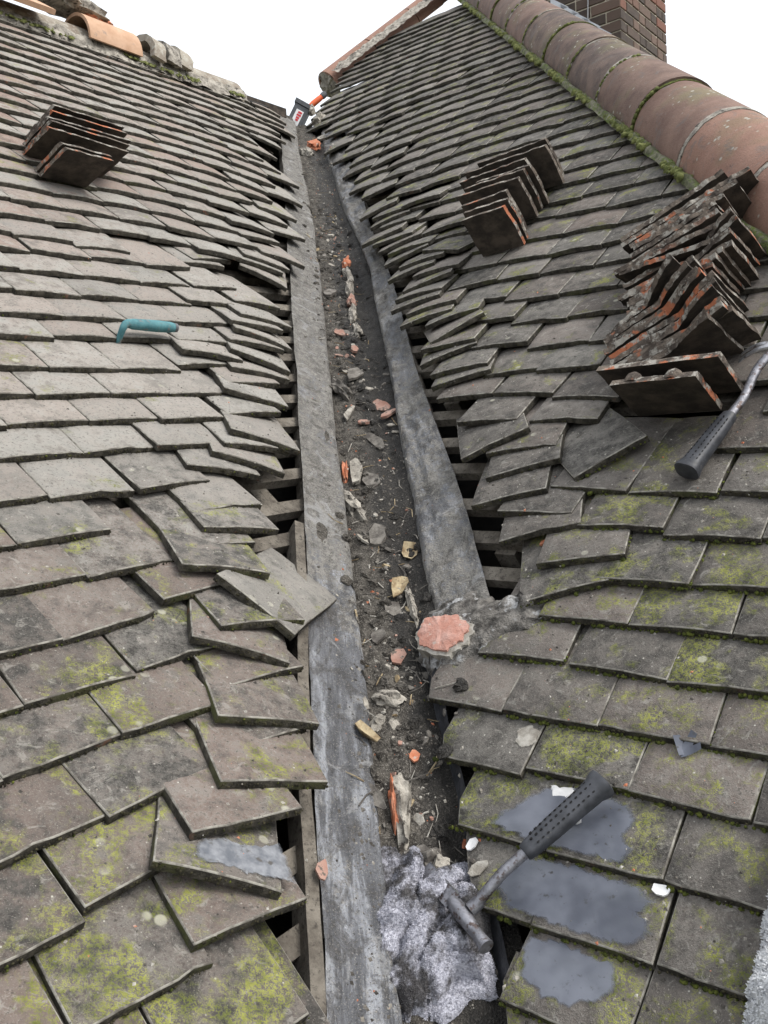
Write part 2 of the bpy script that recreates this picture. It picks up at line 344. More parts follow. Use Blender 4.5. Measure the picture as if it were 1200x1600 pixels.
# ------------------------------------------------------------------ tile layout: (u, v, turn) of the tail centre on each slope
TLT = [(1.597,1.841,5),(1.815,1.924,7),(1.754,1.887,2),(1.980,1.864,-41),(2.014,1.927,-22),(2.070,1.958,-24),(1.519,1.740,3),(1.700,1.750,3),(1.623,1.660,0),(1.810,1.678,-6),(1.458,1.641,1),(1.776,1.591,-17),(1.717,1.559,-13),(1.533,1.553,1),(1.366,1.544,4),(1.691,1.496,-32),(1.461,1.465,-2),(1.642,1.464,-14),(1.595,1.390,-34),(1.451,1.409,-14),(1.393,1.365,2),(1.553,1.332,-17),(1.493,1.288,-3),(1.222,1.341,-1),(1.293,1.248,0),(1.147,1.250,0),(1.455,1.228,-26),(1.217,1.161,-1),(1.405,1.172,-1),(1.363,1.074,-31),(1.324,1.055,-13),(1.154,1.075,-1),(1.181,0.991,-18),(1.261,1.007,-31),(1.040,0.965,1),(1.116,0.885,-2),(1.105,0.826,-12),(1.027,0.794,-4),(1.005,0.739,-20),(1.000,0.649,-69),(0.992,0.609,-12),(0.912,0.571,-37),(0.913,0.511,-4),(0.867,0.438,-26),(0.834,0.411,-5),(0.807,0.347,-24),(0.732,0.315,-12),(0.648,0.271,-41),(0.654,0.205,-9),(0.863,0.964,-1),(0.760,0.873,0),(0.832,0.781,0),(0.732,0.678,3),(0.926,0.705,0),(0.568,0.676,0),(0.632,0.587,-2),(0.806,0.591,0),(0.561,0.499,1),(0.729,0.498,-2),(0.649,0.404,2),(0.482,0.404,0),(0.568,0.316,0),(0.395,0.301,0)]
TRT = [(-2.193,2.699,28),(-2.073,2.587,22),(-2.101,2.645,9),(-2.006,2.538,6),(-1.819,2.519,-4),(-2.034,2.453,25),(-1.963,2.413,11),(-1.744,2.414,11),(-1.903,2.367,26),(-1.839,2.320,10),(-1.692,2.335,5),(-1.817,2.262,29),(-1.670,2.251,-14),(-1.728,2.207,12),(-1.737,2.146,23),(-1.625,2.123,9),(-1.624,2.056,24),(-1.626,1.992,10),(-1.423,1.988,6),(-1.282,1.987,0),(-1.611,1.941,18),(-1.531,1.902,13),(-1.349,1.891,3),(-1.175,1.860,-1),(-1.522,1.847,19),(-1.421,1.830,18),(-1.369,1.765,41),(-1.276,1.781,0),(-1.107,1.746,-2),(-1.365,1.688,9),(-1.187,1.657,1),(-1.008,1.628,3),(-1.342,1.643,25),(-1.274,1.571,9),(-1.095,1.534,4),(-0.944,1.527,0),(-1.245,1.527,18),(-1.200,1.451,1),(-1.030,1.445,-5),(-0.862,1.414,-5),(-1.089,1.350,-1),(-1.030,1.269,34),(-0.888,1.340,-1),(-0.958,1.248,7),(-0.926,1.185,20),(-0.925,1.099,18),(-0.848,1.056,-1),(-0.816,1.005,19),(-0.708,0.941,12),(-0.735,1.213,43),(-0.756,1.123,-5),(-0.660,1.026,1),(-0.712,0.864,24),(-0.585,1.113,0),(-0.415,1.112,-4),(-0.490,1.007,0),(-0.581,0.900,0),(-0.413,0.901,1),(-0.657,0.807,0),(-0.492,0.808,1),(-0.741,0.717,2),(-0.566,0.714,-2),(-0.401,0.711,2),(-0.479,0.613,1),(-0.645,0.610,1),(-0.314,0.614,0),(-0.568,0.522,0),(-0.404,0.518,-2),(-0.489,0.408,1),(-0.324,0.411,0)]
def rowL(k): return .312 + .0945 * k
def rowR(k): return .408 + .1 * k if k <= 7 else 1.108 + .1085 * (k - 7)
def valL(v): return .5426 + .6203 * (v + .429) / .784        # valley line on the left slope
def valR(v): return -.28 - .5967 * (v + .208) / .8025
def u0L(v): return .41 + .455 * (v - .4) - .55
def hipu(v): return -.94 - .704 * (v - 2.45)
def leftR(v):
    if v < 4.1: return valR(v) + .19 - .05 * min(1, max(0, (v - 2) / 1.5))
    if v < 4.97: return -3.52 - .36 * (v - 4.1)
    return -3.86 + .32 * (v - 4.97)
tiles = {'L': [], 'R': []}
def addt(side, u, v, rot, lift=None, tilt=None, near=True, roll=0.0, **kw):
    if lift is None: lift = .0003 * abs(rot)
    if tilt is None: tilt = 7.6 + rnd.uniform(-.7, .7)
    tiles[side].append(dict(u=u, v=v, rot=rot, lift=lift, tilt=tilt, roll=roll, **kw))
for u, v, r in TLT: addt('L', u, v, r, roll=rnd.uniform(-.6, .6) - .04 * r)
for u, v, r in TRT: addt('R', u, v, r, roll=rnd.uniform(-.6, .6) - .04 * r)
def clash(side, u, v, du=.115, dv=.045): return any(abs(t['u'] - u) < du and abs(t['v'] - v) < dv for t in tiles[side])
GAP = .1672
# left slope courses
for k in range(-6, 39):
    v0 = rowL(k); dig = sorted([t for t in tiles['L'] if abs(t['v'] - v0) < .035 and abs(t['rot']) < 8], key=lambda t: t['u'])
    handled = -1 < k < 18
    if handled and dig: us = dig[0]['u'] - GAP; vs = dig[0]['v']
    else: us = valL(v0) - .26 - .06 - rnd.uniform(0, .08) - (0 if k % 2 else .08); vs = v0
    wob = rnd.uniform(0, 9)
    D, A = .75, .13
    u = us
    while u > u0L(v0):
        dd = valL(v0) - .26 - u
        sag = 0; rot = rnd.gauss(0, .8)
        if not handled or not dig:
            q = max(0, 1 - dd / D); sag = -A * q * q * (1 if k > 10 else .4); rot += -math.degrees(math.atan(2 * A * q / D)) * (1 if k > 10 else .4)
            if k >= 18 and dd < .30: rot += rnd.gauss(-3, 6); sag += rnd.gauss(0, .014)
        vv = v0 + (vs - v0) * max(0, 1 - (us - u) / .5) + sag + .006 * noise.noise(V((u * 2.2, k * 1.7, wob))) + rnd.gauss(0, .0018)
        if not clash('L', u, vv) and not (k >= 18 and dd < .32 and rnd.random() < .10):
            addt('L', u, vv, rot, roll=rnd.gauss(0, .6))
        u -= GAP + rnd.uniform(-.001, .003)
    # toward the valley for courses below the hand-laid zone
    if handled and dig and k < 1:
        pass
# right slope courses
for k in range(-6, 48):
    v0 = rowR(k); dig = sorted([t for t in tiles['R'] if abs(t['v'] - v0) < .04 and abs(t['rot']) < 8], key=lambda t: -t['u'])
    handled = k < 22
    if handled and dig: us = dig[0]['u'] + GAP; vs = dig[0]['v']
    elif k < 0: us = valR(v0) + .11 + (.08 if k % 2 else 0); vs = v0
    else: us = leftR(v0) + .07 + rnd.uniform(0, .06) + (0 if k % 2 else .08); vs = v0
    if v0 > 3.95: us = leftR(v0) + .083 + rnd.uniform(0, .015)
    umax = .45 if v0 < 2.0 else hipu(v0) + .10
    D, A = .8, .12; u = us
    while u < umax:
        dd = u - leftR(v0); sag = 0; rot = rnd.gauss(0, .8)
        if not handled and v0 < 4.6:
            q = max(0, 1 - dd / D); sag = -A * q * q; rot += math.degrees(math.atan(2 * A * q / D)) * .9
            if dd < .30 and v0 < 3.9: rot += rnd.gauss(2, 6); sag += rnd.gauss(0, .014)
        vv = v0 + (vs - v0) * max(0, 1 - (u - us) / .5) + sag + .006 * noise.noise(V((u * 2.2, k * 1.3, 4))) + rnd.gauss(0, .0018)
        inst = -.80 < u < -.50 and 1.2 < vv < 1.36
        if not clash('R', u, vv) and not inst and not (not handled and v0 < 3.9 and dd < .3 and rnd.random() < .10):
            addt('R', u, vv, rot, roll=rnd.gauss(0, .6))
        u += GAP + rnd.uniform(-.001, .003)
# tiles along the lower right of the gutter, cut to the line of the trough
CUT = [(k, rowR(k)) for k in (-3, -2, -1, 0, 1, 2)]
def cutu(v): return -.928 + (.676 - v) * .78
for k, v0 in CUT:
    r = [t['u'] for t in tiles['R'] if abs(t['v'] - v0) < .04 and abs(t['rot']) < 8 and not t.get('cut')]
    if not r: continue
    ru = min(r) - TW / 2 - .0025; le = cutu(v0)
    while ru - le > .02:
        wd = min(TW, ru - le + .02)
        if wd < .045 : break
        last = ru - TW - le <= .02
        if last:
            uc = ru - TW / 2; addt('R', uc, v0 + (.006 if k == 3 else 0), 0, cut=True)
        else: addt('R', ru - TW / 2, v0, 0)
        ru -= GAP

def tcolor(side, u, v):
    if side == 'L':
        moss = .58 - .38 * min(1, max(0, (v - .55) / .55)) + rnd.uniform(-.14, .14)
        if v > 2.2: moss += .12
        dust = .85 * math.exp(-((valL(v) - .26 - u) / .75) ** 2) * (1 if v > .75 else .45) + rnd.uniform(0, .25)
        light = -.06 + .80 * min(1, max(0, (v - .60) / .50)) + rnd.uniform(-.15, .15); red = .25 + (.55 if v > 1.7 else .1) * rnd.random()
    else:
        lo = min(1, max(0, (1.35 - v) / .4)); rt = min(1, max(0, (u + .85 + .25 * max(0, .6 - v)) / .2))
        moss = .24 + .40 * lo * rt + rnd.uniform(-.16, .14)
        if v > 1.5: moss = .40 + rnd.uniform(-.1, .16)
        dust = .35 * math.exp(-((u - leftR(v)) / .6) ** 2) + rnd.uniform(0, .2)
        light = -.26 + .54 * min(1, max(0, (v - .9) / .6)) + rnd.uniform(-.14, .14); red = .04 + .16 * rnd.random()
    return (max(0, moss), light, red, min(1, max(0, dust)))

roofs = {}
roofs['L'] = empty('tiled_roof', pt('L', 1.5, -.3), 'brownish clay plain-tile slope on the left of the valley gutter, loosened along its edge', 'roof')
roofs['R'] = empty('tiled_roof', pt('R', -.8, -.3), 'darker mossy clay tile slope on the right of the valley, below round hip tiles', 'roof')
LOOSE = {('L', 1.000, .649): ('loose dusty grey tile turned askew, one corner jutting over the lead gutter', (.30, .5, .2, .8)),
         ('L', .648, .271): ('loose mossy tile smeared with a painted grey lead sheen at the lower left', (.70, .3, .2, .2)),
         ('R', -.735, 1.213): ('slipped dark tile lying slantwise below the tall tile stack', (.25, .2, .1, .5)),
         ('R', -1.369, 1.765): ('tile twisted steeply across the right edge of the gutter opening', (.4, .25, .1, .4))}
# let every tile rest on the ones below it: head on its batten, tail on whatever lies underneath
HEAD = .040
for side in 'LR':
    placed = {}
    for t in tiles[side]: t['key'] = (side, t['u'], t['v'])
    for t in sorted(tiles[side], key=lambda t: t['v'] + (.0012 * abs(t['rot']) if abs(t['rot']) > 8 else 0)):
        r = math.radians(t['rot']); cx_, sx_ = math.cos(r), math.sin(r); need = -.004; need_r = -.004
        for fx in (-.48, -.25, 0, .25, .48):
            for y in (0, .03, .06):
                x = fx * TW; uu = t['u'] + x * cx_ - y * sx_; vv = t['v'] + x * sx_ + y * cx_
                for q in placed.get((int(uu // .3), int(vv // .3)), ()):
                    du, dv_ = uu - q['u'], vv - q['v']; lx = du * q['c'] + dv_ * q['s']; ly = -du * q['s'] + dv_ * q['c']
                    if abs(lx) < TW / 2 - .002 and 0 <= ly < TL_:
                        S = q['z'] - (q['z'] + HEAD) * ly / TL_
                        nz = (S + TT + .0008 + HEAD * y / TL_) / (1 - y / TL_)
                        if abs(q['rot']) > 8 or abs(t['rot']) > 8: need_r = max(need_r, nz)
                        else: need = max(need, nz)
        nr = (valL(t['v']) - .26 - t['u']) if side == 'L' else (t['u'] - leftR(t['v'])); t['z'] = max(min(need, .006), min(need_r, (.036 if abs(t['rot']) > 8 else .013) if nr < .45 and t['v'] < 2.8 else .010)); t['c'] = cx_; t['s'] = sx_; t['lift'] = t['z']
        t['tilt'] = math.degrees(math.atan((t['z'] + HEAD) / TL_))
        for iu in {int((t['u'] + k) // .3) for k in (-.3, -.15, 0, .15, .3)}:
            for iv in {int((t['v'] + k) // .3) for k in (-.15, 0, .15, .3)}: placed.setdefault((iu, iv), []).append(t)
polyV, polyF = [], []
for side in 'LR':
    ts = tiles[side]
    for t in ts:
        q = 1 - max(0, t['z']) / FR[side][3]
        if not t.get('cut') and t['v'] > 0: t['u'] *= q; t['v'] *= q      # a lifted tail has also slid a little down the slope
    def key(t):
        p = pt(side, t['u'], t['v']); q = camo.matrix_world.inverted() @ p; z = -q.z
        if z < .2: return 99
        x = q.x / z; y = q.y / z
        vis = abs(x) < .47 and abs(y) < .63
        return z if vis else z + 30
    ts.sort(key=key); far = MB(); near2 = MB()
    for i, t in enumerate(ts):
        mat = plane_mat(side, t['u'], t['v'], t['lift'], t['rot'], t['tilt'], t['roll'])
        if t.get('cut'):
            me = tile_mesh('tile', ln=.17, seed=900 + i, nx=5, ny=4, cutl=lambda y, t=t: max(-TW / 2, cutu(t['v'] + y) - t['u'] + .004 * math.sin(90 * y)))
        elif i < 285: me = VARN[rnd.randrange(len(VARN))]
        else: me = VARF[rnd.randrange(len(VARF))]
        lk = LOOSE.get(t['key'])
        if lk:
            o = link('loose_tile', tile_mesh('loose_tile', seed=40 + i, nx=7, ny=4, chip=.4), None, (), mat); o.color = lk[1]; tag(o, lk[0], 'roof tile')
            if side == 'L' and t['v'] < .3: lt = o
        elif i < 285 or t.get('cut'):
            o = link('tile', me, roofs[side], (), mat); o.color = tcolor(side, t['u'], t['v'])
        else:
            (far if t['v'] > 1.15 else near2).add([mat @ q.co for q in me.vertices], [tuple(p.vertices) for p in me.polygons], [p.material_index for p in me.polygons])
        o0 = len(polyV); polyV += [mat @ q.co for q in me.vertices]; polyF += [tuple(j + o0 for j in p.vertices) for p in me.polygons]
    o = near2.build('outer_tiles', [MT_top, MT_edge, MT_under, MT_arris], roofs[side], 50); tag(o, kind='stuff'); o.color = (.55, .10, .25, .2) if side == 'L' else (.50, -.20, .06, .12)
    o = far.build('distant_tiles', [MT_top, MT_edge, MT_under, MT_arris], roofs[side], 50); tag(o, kind='stuff')
    o.color = (.40, .82, .40, .40) if side == 'L' else (.38, .30, .14, .15)
print('tiles', len(tiles['L']), len(tiles['R']))

# ------------------------------------------------------------------ battens, rafters, added black sheets for the unlit void below the tiles
for side in 'LR':
    d, e, n, h = FR[side]
    for k in range(-4, 24):
        v0 = (rowL(k) if side == 'L' else rowR(k)) + .225
        if side == 'L': u1 = valL(v0) - .215; ua, ub = u1 - (1.0 if k < 16 else .7), u1
        else: u1 = valR(v0) + .165; ua, ub = u1, u1 + (1.0 if k < 16 else .7)
        mb = MB(); j = rnd.gauss(0, .004); mb.box(d * ((ub - ua) / 2), e * .0165 + n * .0005, n * .0115, pt(side, (ua + ub) / 2, v0 + j, -.066))
        mb.build('batten', MT_wood, roofs[side])
    for i in range(9):
        if side == 'L': uu = .55 + i * .38; va, vb = -.6, 3.8
        else: uu = -3.2 + i * .38; va, vb = -.6, 3.9
        if side == 'L': vb = min(vb, 3.8); va = max(va, (uu - .5426 + .16) / .6203 * .784 - .429 if False else -.6)
        mb = MB()
        # keep each rafter on its own side of the valley
        if side == 'L': va2, vb2 = max(va, (uu + .30 - .5426) / .6203 * .784 - .429), vb
        else: va2, vb2 = max(va, (-.28 - (uu - .26)) / .5967 * .8025 - .208), vb
        if side == 'R': vb2 = min(vb2, 2.45 + (-.94 - uu) / .704 - .25) if uu < -.6 else min(vb2, 1.9)
        if vb2 - va2 < .2: continue
        mb.box(d * .024, e * ((vb2 - va2) / 2), n * .045, pt(side, uu, (va2 + vb2) / 2, -.119)); mb.build('rafter', MT_wood, roofs[side])
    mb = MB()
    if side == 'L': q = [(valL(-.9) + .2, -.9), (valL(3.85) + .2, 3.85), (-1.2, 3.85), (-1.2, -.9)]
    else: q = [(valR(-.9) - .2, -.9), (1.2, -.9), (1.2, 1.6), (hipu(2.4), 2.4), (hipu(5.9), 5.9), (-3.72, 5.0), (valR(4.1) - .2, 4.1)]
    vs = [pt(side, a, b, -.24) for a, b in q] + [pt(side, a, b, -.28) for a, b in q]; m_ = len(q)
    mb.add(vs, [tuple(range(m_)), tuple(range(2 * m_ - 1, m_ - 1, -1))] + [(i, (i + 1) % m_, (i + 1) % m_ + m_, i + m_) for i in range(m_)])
    mb.build('void_backing', MT_dark, roofs[side])  # added near-black sheet so gaps between tiles look unlit
mb = MB(); mb.box(D1 * 2.4, N1 * .26, E1 * .012, pt('L', 1.22, 3.90, -.27)); mb.box(D1 * .25, N1 * .23, E1 * .012, pt('L', 3.85, 3.93, -.31)); mb.build('gap_blocker', MT_dark, roofs['L'])  # unseen dark boards added to block sky showing through the valley gap

# ------------------------------------------------------------------ valley gutter
gut = empty('valley_gutter', gp(.2, 0, -.05), 'old lead valley gutter full of dirt running up between both slopes', 'gutter')
def fbm(p, o=4): return noise.fractal(p, 1.0, 2.0, o)
def lead_l(a, b, t0=.187):
    s = .02 + a * 5.45; t1 = float(np.interp(s, [.8, 1.05, 1.3, 1.5, 1.9, 2.45, 3.07, 3.87, 4.7], [.048, .054, .066, .074, .074, .066, .054, .054, .078])); t = t0 + (t1 - t0) * b
    z = -.043 + .0035 * fbm(V((s * 3, t * 20, 1))) + .0022 * fbm(V((s * 14, t * 30, 5))) + (.006 * (1 - b / .12) if b < .12 else 0) - (.010 * ((b - .88) / .12) ** 2 if b > .88 else 0)
    seam = .004 * max(0, 1 - abs(((s + .35) % 1.25) - .02) / .02); z += seam
    return X0 + DV * s + M1 * (t + .004 * fbm(V((s * 4, 2, b))) ) + N1 * z + bend(s) * .35 * (1 - b) + bend(s) * b
mb = MB(); mb.grid(lead_l, 420, 14); mb.build('lead_sheet', MT_leadL, gut, 60)
def rin(s): return float(np.interp(s, [1.0, 1.2, 1.5, 1.8, 2.15, 2.6, 3.05, 3.36, 3.85, 4.7, 5.5], [.015, .035, .043, .055, .067, .078, .098, .080, .052, .028, .025])) + .003 * math.sin(s * 6)
def lead_r(a, b):
    s = 1.16 + a * 4.3; t0 = rin(s); t1 = .160 + .006 * math.sin(s * 5) - .02 * max(0, (s - 2.6) / 2.6); t = t0 + (t1 - t0) * b
    z = -.043 + .012 * fbm(V((s * 4, t * 14, 11))) + .010 * abs(fbm(V((s * 10 + t * 30, t * 22, 15)), 5)) - (.016 * ((.16 - b) / .16) ** 2 if b < .16 else 0)
    z += .008 * max(0, 1 - abs(((s + .1 + .25 * t) % .41) - .03) / .03) * b - .009 * max(0, 1 - abs(((s + .3 - .5 * t + .02 * math.sin(t * 60)) % .23) - .02) / .012)
    return X0 + DV * s + M2 * t + N2 * z
mb = MB(); mb.grid(lead_r, 340, 18); mb.build('lead_sheet', MT_leadR, gut, 60)
def ccut(v): q = pt('R', cutu(v), v) - X0; return q.dot(DV), q.dot(CX)
(sa, ca_), (sb, cb_) = ccut(.0), ccut(.68)
def upst(a, b):
    s_ = -.05 + a * 1.28; c = ca_ + (cb_ - ca_) * (s_ - sa) / (sb - sa)
    return -bend(s_) + gp(s_, c + .012 + .016 * b + .003 * fbm(V((s_ * 9, b, 3))), -.062 + b * .058)
mb = MB(); mb.grid(upst, 90, 4); mb.build('lead_upstand', m_simple('dark_lead', (.018, .019, .022), (.060, .062, .070), 30, .5, .003), gut, 60)  # near-black lead along the right wall of the trough
# timber fillet and gutter boards
def longbox(name, f, s0, s1, hx, hz, mat, n=30):
    mb = MB()
    def ring(s):
        c, xa, za = f(s); c = c + bend(s) * (.35 if name == 'tilting_fillet' else .6); return [c + xa * hx * a + za * hz * b for a, b in ((-1, -1), (1, -1), (1, 1), (-1, 1))]
    vs = []; fs = []
    for i in range(n + 1): vs += ring(s0 + (s1 - s0) * i / n)
    for i in range(n):
        for k in range(4): fs.append((i * 4 + k, i * 4 + (k + 1) % 4, i * 4 + 4 + (k + 1) % 4, i * 4 + 4 + k))
    fs += [(3, 2, 1, 0), tuple(n * 4 + k for k in range(4))]
    mb.add(vs, fs); return mb.build(name, mat, gut, 40)
longbox('tilting_fillet', lambda s: (X0 + DV * s + M1 * (.205 + .003 * math.sin(s * 9) + .002 * fbm(V((s * 8, 1, 1)))) + N1 * (-.048 + .002 * fbm(V((s * 6, 0, 1)))), M1, N1), -.1, 1.45, .0100, .022, MT_wood, 60)
longbox('gutter_board', lambda s: (X0 + DV * s + M1 * .135 + N1 * -.074, M1, N1), -.1, 5.4, .045, .012, MT_wood)
longbox('gutter_board', lambda s: (X0 + DV * s + M2 * .130 + N2 * -.072, M2, N2), 1.0, 5.4, .026, .012, MT_wood)
# soil in the trough
def soil(a, b):
    s = -.1 + a * 5.65; c0, c1 = -.158, .042 + .022 * (s < 1.2) + .898 * rin(s) + .034 * min(1, max(0, (1.55 - s) / .8)); c = c0 + (c1 - c0) * b
    wz = -.036 + .010 * fbm(V((s * 5, c * 18, 2)), 5) + .006 * fbm(V((s * 22, c * 40, 7)), 4) + .10 * max(0, abs(c + .02) - .06)
    wz -= .012 * math.exp(-((c - (c1 - .05)) / .02) ** 2)
    if c < -.095:      # dirt washed up on the left lead in patches
        q = min(1, (-.095 - c) / .015); ld = -.529 * (c + .021) - .043 * .884
        wz = wz * (1 - q) + q * (ld - .009 - .10 * max(0, -.12 - c) + .016 * fbm(V((s * 3.5, c * 9, 21)), 5))
    return gp(s, c, wz)
mb = MB(); mb.grid(soil, 560, 36); so = mb.build('soil', MT_soil, gut, 80)
for mbx in [o for o in gut.children if o.name.startswith(('lead', 'soil', 'tilting'))]:
    o0 = len(polyV); polyV += [q.co.copy() for q in mbx.data.vertices]; polyF += [tuple(j + o0 for j in p.vertices) for p in mbx.data.polygons]
bvh = BVHTree.FromPolygons(polyV, polyF)
def drop(side, u, v, h=.25):
    n = FR[side][2]; p, nn, i, dd = bvh.ray_cast(pt(side, u, v, h), -n, h + .2)
    return (p, nn if nn.dot(n) > 0 else -nn) if p is not None else (pt(side, u, v, -.2), n)
def dropg(s, c, h=.25):
    p, nn, i, dd = bvh.ray_cast(gp(s, c, h), -WV, h + .2)
    return (p, nn if nn.dot(WV) > 0 else -nn) if p is not None else (gp(s, c, -.03), WV.copy())

# ------------------------------------------------------------------ ridge, hips
def half_round(name, c0, ax, sd, up, r, ln, parent, mat, th=.014, n=18, a0=0.0, a1=math.pi, color=None, taper=0.0, jag=0.0, seed=0):
    mb = MB(); R = random.Random(seed); nl = 4; vs = []
    for j in range(nl + 1):
        rr = r * (1 - taper * j / nl)
        for rad in (rr, rr - th):
            for i in range(n + 1):
                a = a0 + (a1 - a0) * i / n; dj = (R.uniform(-jag, jag) if j in (0, nl) else 0)
                vs.append(c0 + ax * (ln * j / nl + dj) + sd * (rad * math.cos(a)) + up * (rad * math.sin(a)))
    m = n + 1; fs = []
    for j in range(nl):
        for i in range(n):
            a = j * 2 * m + i; b = a + 2 * m
            fs.append((a, a + 1, b + 1, b)); fs.append((a + m, b + m, b + m + 1, a + m + 1))
        for i in (0, n):
            a = j * 2 * m + i; b = a + 2 * m; fs.append((a, b, b + m, a + m) if i == 0 else (a, a + m, b + m, b))
    for j in (0, nl):
        o = j * 2 * m
        for i in range(n): fs.append((o + i, o + i + m, o + i + m + 1, o + i + 1) if j == 0 else (o + i, o + i + 1, o + i + m + 1, o + i + m))
    mb.add(vs, fs); o = mb.build(name, mat, parent, 40)
    if color: o.color = color
    return o
HB = pt('R', -.94, 2.45); HA = pt('R', -3.18, 5.63); hd = (HA - HB).normalized(); hw = (UP - hd * hd.z).normalized(); hs_ = hw.cross(hd)
lo = hs_ if N2.dot(hs_) > 0 else -hs_
HRAD = .150
for i in range(-6, 12):
    t = -.02 + i * .415; c0 = HB + hd * t - lo * HRAD + hw * (.012 + rnd.uniform(-.004, .004))
    red = .75 if i < 0 else (.35 if i == 0 else rnd.uniform(0, .22))
    half_round('hip_tile', c0, hd, lo, hw, HRAD + rnd.uniform(-.002, .002), .405, roofs['R'], MT_ridge, n=24, a0=-.12, a1=math.pi + .12, color=(red, rnd.uniform(.1, .8), 0, 1), taper=.03, jag=.002, seed=i)
    half_round('mortar_joint', c0 + hd * .398, hd, lo, hw, HRAD * .985, .026, roofs['R'], MT_mortar if i % 3 else MT_moss, n=24, a0=-.1, a1=math.pi + .1, th=.02, jag=.004, seed=50 + i)
# mortar bed with moss along the hip's lower edge
def bed(a, b):
    t = -.9 + a * 5.0; p = HB + hd * t + lo * (.05 * (b - .45)) + N2 * (-.002 + .02 * math.sin(math.pi * b) + .012 * fbm(V((t * 9, b * 2, 3))))
    return p
mb = MB(); mb.grid(bed, 240, 5); mb.build('mortar_bed', m_simple('mossy_bed', (.055, .060, .028), (.185, .175, .130), 30, .95, .006, c3=(.09, .115, .030), sc3=40, t3=(.48, .60), bst=1), roofs['R'], 80)
# the other hip at the top left of the right slope
KB = pt('R', -3.92, 4.97); KA = pt('R', -3.56, 6.1); kd = (KA - KB).normalized(); kw = (UP - kd * kd.z).normalized(); ks = kd.cross(kw)
ks = ks if ks.dot(D2) > 0 else -ks
for i in range(3):
    half_round('hip_tile', KB + kd * (i * .42) - ks * .035 + kw * -.035, kd, ks, kw, .100, .41, roofs['R'], MT_ridge, color=(.85, .1, 0, 1), seed=70 + i, a0=-.3, a1=math.pi + .3)
mb = MB(); mb.grid(lambda a, b: KB + kd * (a * 1.2) + ks * (.075 + .075 * b) + N2 * (.035 - .045 * b + .012 * fbm(V((a * 20, b * 3, 9)))), 60, 4); mb.build('mortar_bed', MT_mortar, roofs['R'], 80)
mb = MB(); ctr = KB - ks * .035 + kw * -.035 + kd * .004; mb.add([ctr - kd * .02] + [ctr + ks * (.096 * math.cos(a)) + kw * (.096 * math.sin(a)) + kd * rnd.uniform(-.012, .010) for a in [i * math.pi / 8 for i in range(-2, 19)]], [(0, i + 1, i) for i in range(1, 21)]); mb.build('mortar_plug', MT_mortar, roofs['R'])
# left ridge
bk = V((-D1.y, D1.x, 0)); RR = .115
for i in range(0, 6):
    u = 3.41 - .46 * (i + 1); c0 = pt('L', u, 3.865) + bk * (RR - .01) + UP * (-.012 + rnd.uniform(-.006, .006))
    half_round('ridge_tile', c0, D1, -bk, UP, RR, .452, roofs['L'], MT_oldridge, n=16, a0=-.25, a1=math.pi + .25, jag=.003, seed=i + 20)
mb = MB(); mb.grid(lambda a, b: pt('L', .8 + a * 2.6, 3.80 + .075 * b, .003 + .03 * b + .016 * fbm(V((a * 30, b * 2, 2)))), 150, 5); mb.build('mortar_bed', MT_mortar, roofs['L'], 80)
# back slopes that close the roofs
mb = MB(); a, b = pt('L', -1.5, 3.95), pt('L', 3.80, 3.95); dn = bk * 3 - UP * 2.5
mb.add([a, b, b + dn, a + dn, a - UP * .05, b - UP * .05, b + dn - UP * .05, a + dn - UP * .05], [(0, 1, 2, 3), (7, 6, 5, 4), (0, 4, 5, 1), (1, 5, 6, 2), (2, 6, 7, 3), (3, 7, 4, 0)]); mb.build('back_slope', MT_under, roofs['L'])
mb = MB(); a, b = HB - hd * 1.4 - lo * HRAD - hw * .02, HA + hd * .5 - lo * HRAD - hw * .02; dn = D2 * 3 - UP * 2.5
mb.add([a, b, b + dn, a + dn, a - UP * .05, b - UP * .05, b + dn - UP * .05, a + dn - UP * .05], [(0, 1, 2, 3), (7, 6, 5, 4), (0, 4, 5, 1), (1, 5, 6, 2), (2, 6, 7, 3), (3, 7, 4, 0)]); mb.build('back_slope', MT_under, roofs['R'])

# ------------------------------------------------------------------ chimney
XC = V((2.4955, 6.0517, 2.5386)); CA = -D2; CB = D1.copy()
zb = XC.z - .75
ch = empty('chimney', V((XC.x, XC.y, zb)), 'dark brick chimney stack behind the round hip tiles', 'chimney')
WA, WB, NC = .80, .86, 26
mb = MB(); cc = V((XC.x, XC.y, zb)) + CA * (WA / 2) + CB * (WB / 2) + UP * (NC * .075 / 2)
mb.box(CA * (WA / 2 - .006), CB * (WB / 2 - .006), UP * (NC * .075 / 2), cc); mb.build('mortar_core', MT_bmort, ch)
bm_cache = {}
def brick_mesh(l):
    l = round(l, 3)
    if l not in bm_cache:
        mb = MB(); bv = .004; hx, hy, hz = l / 2, .04, .0325
        vs = []
        for y, k in ((-hy, -bv), (-hy + bv, 0), (hy, 0)):
            vs += [V((sx * (hx + k), y, sz * (hz + k))) for sx, sz in ((-1, -1), (1, -1), (1, 1), (-1, 1))]
        fs = [(0, 1, 2, 3), (11, 10, 9, 8)] + [(j * 4 + i, j * 4 + 4 + i, j * 4 + 4 + (i + 1) % 4, j * 4 + (i + 1) % 4) for j in (0, 1) for i in range(4)]
        bm_cache[l] = mesh('brick', vs, fs); bm_cache[l].materials.append(MT_brick)
    return bm_cache[l]
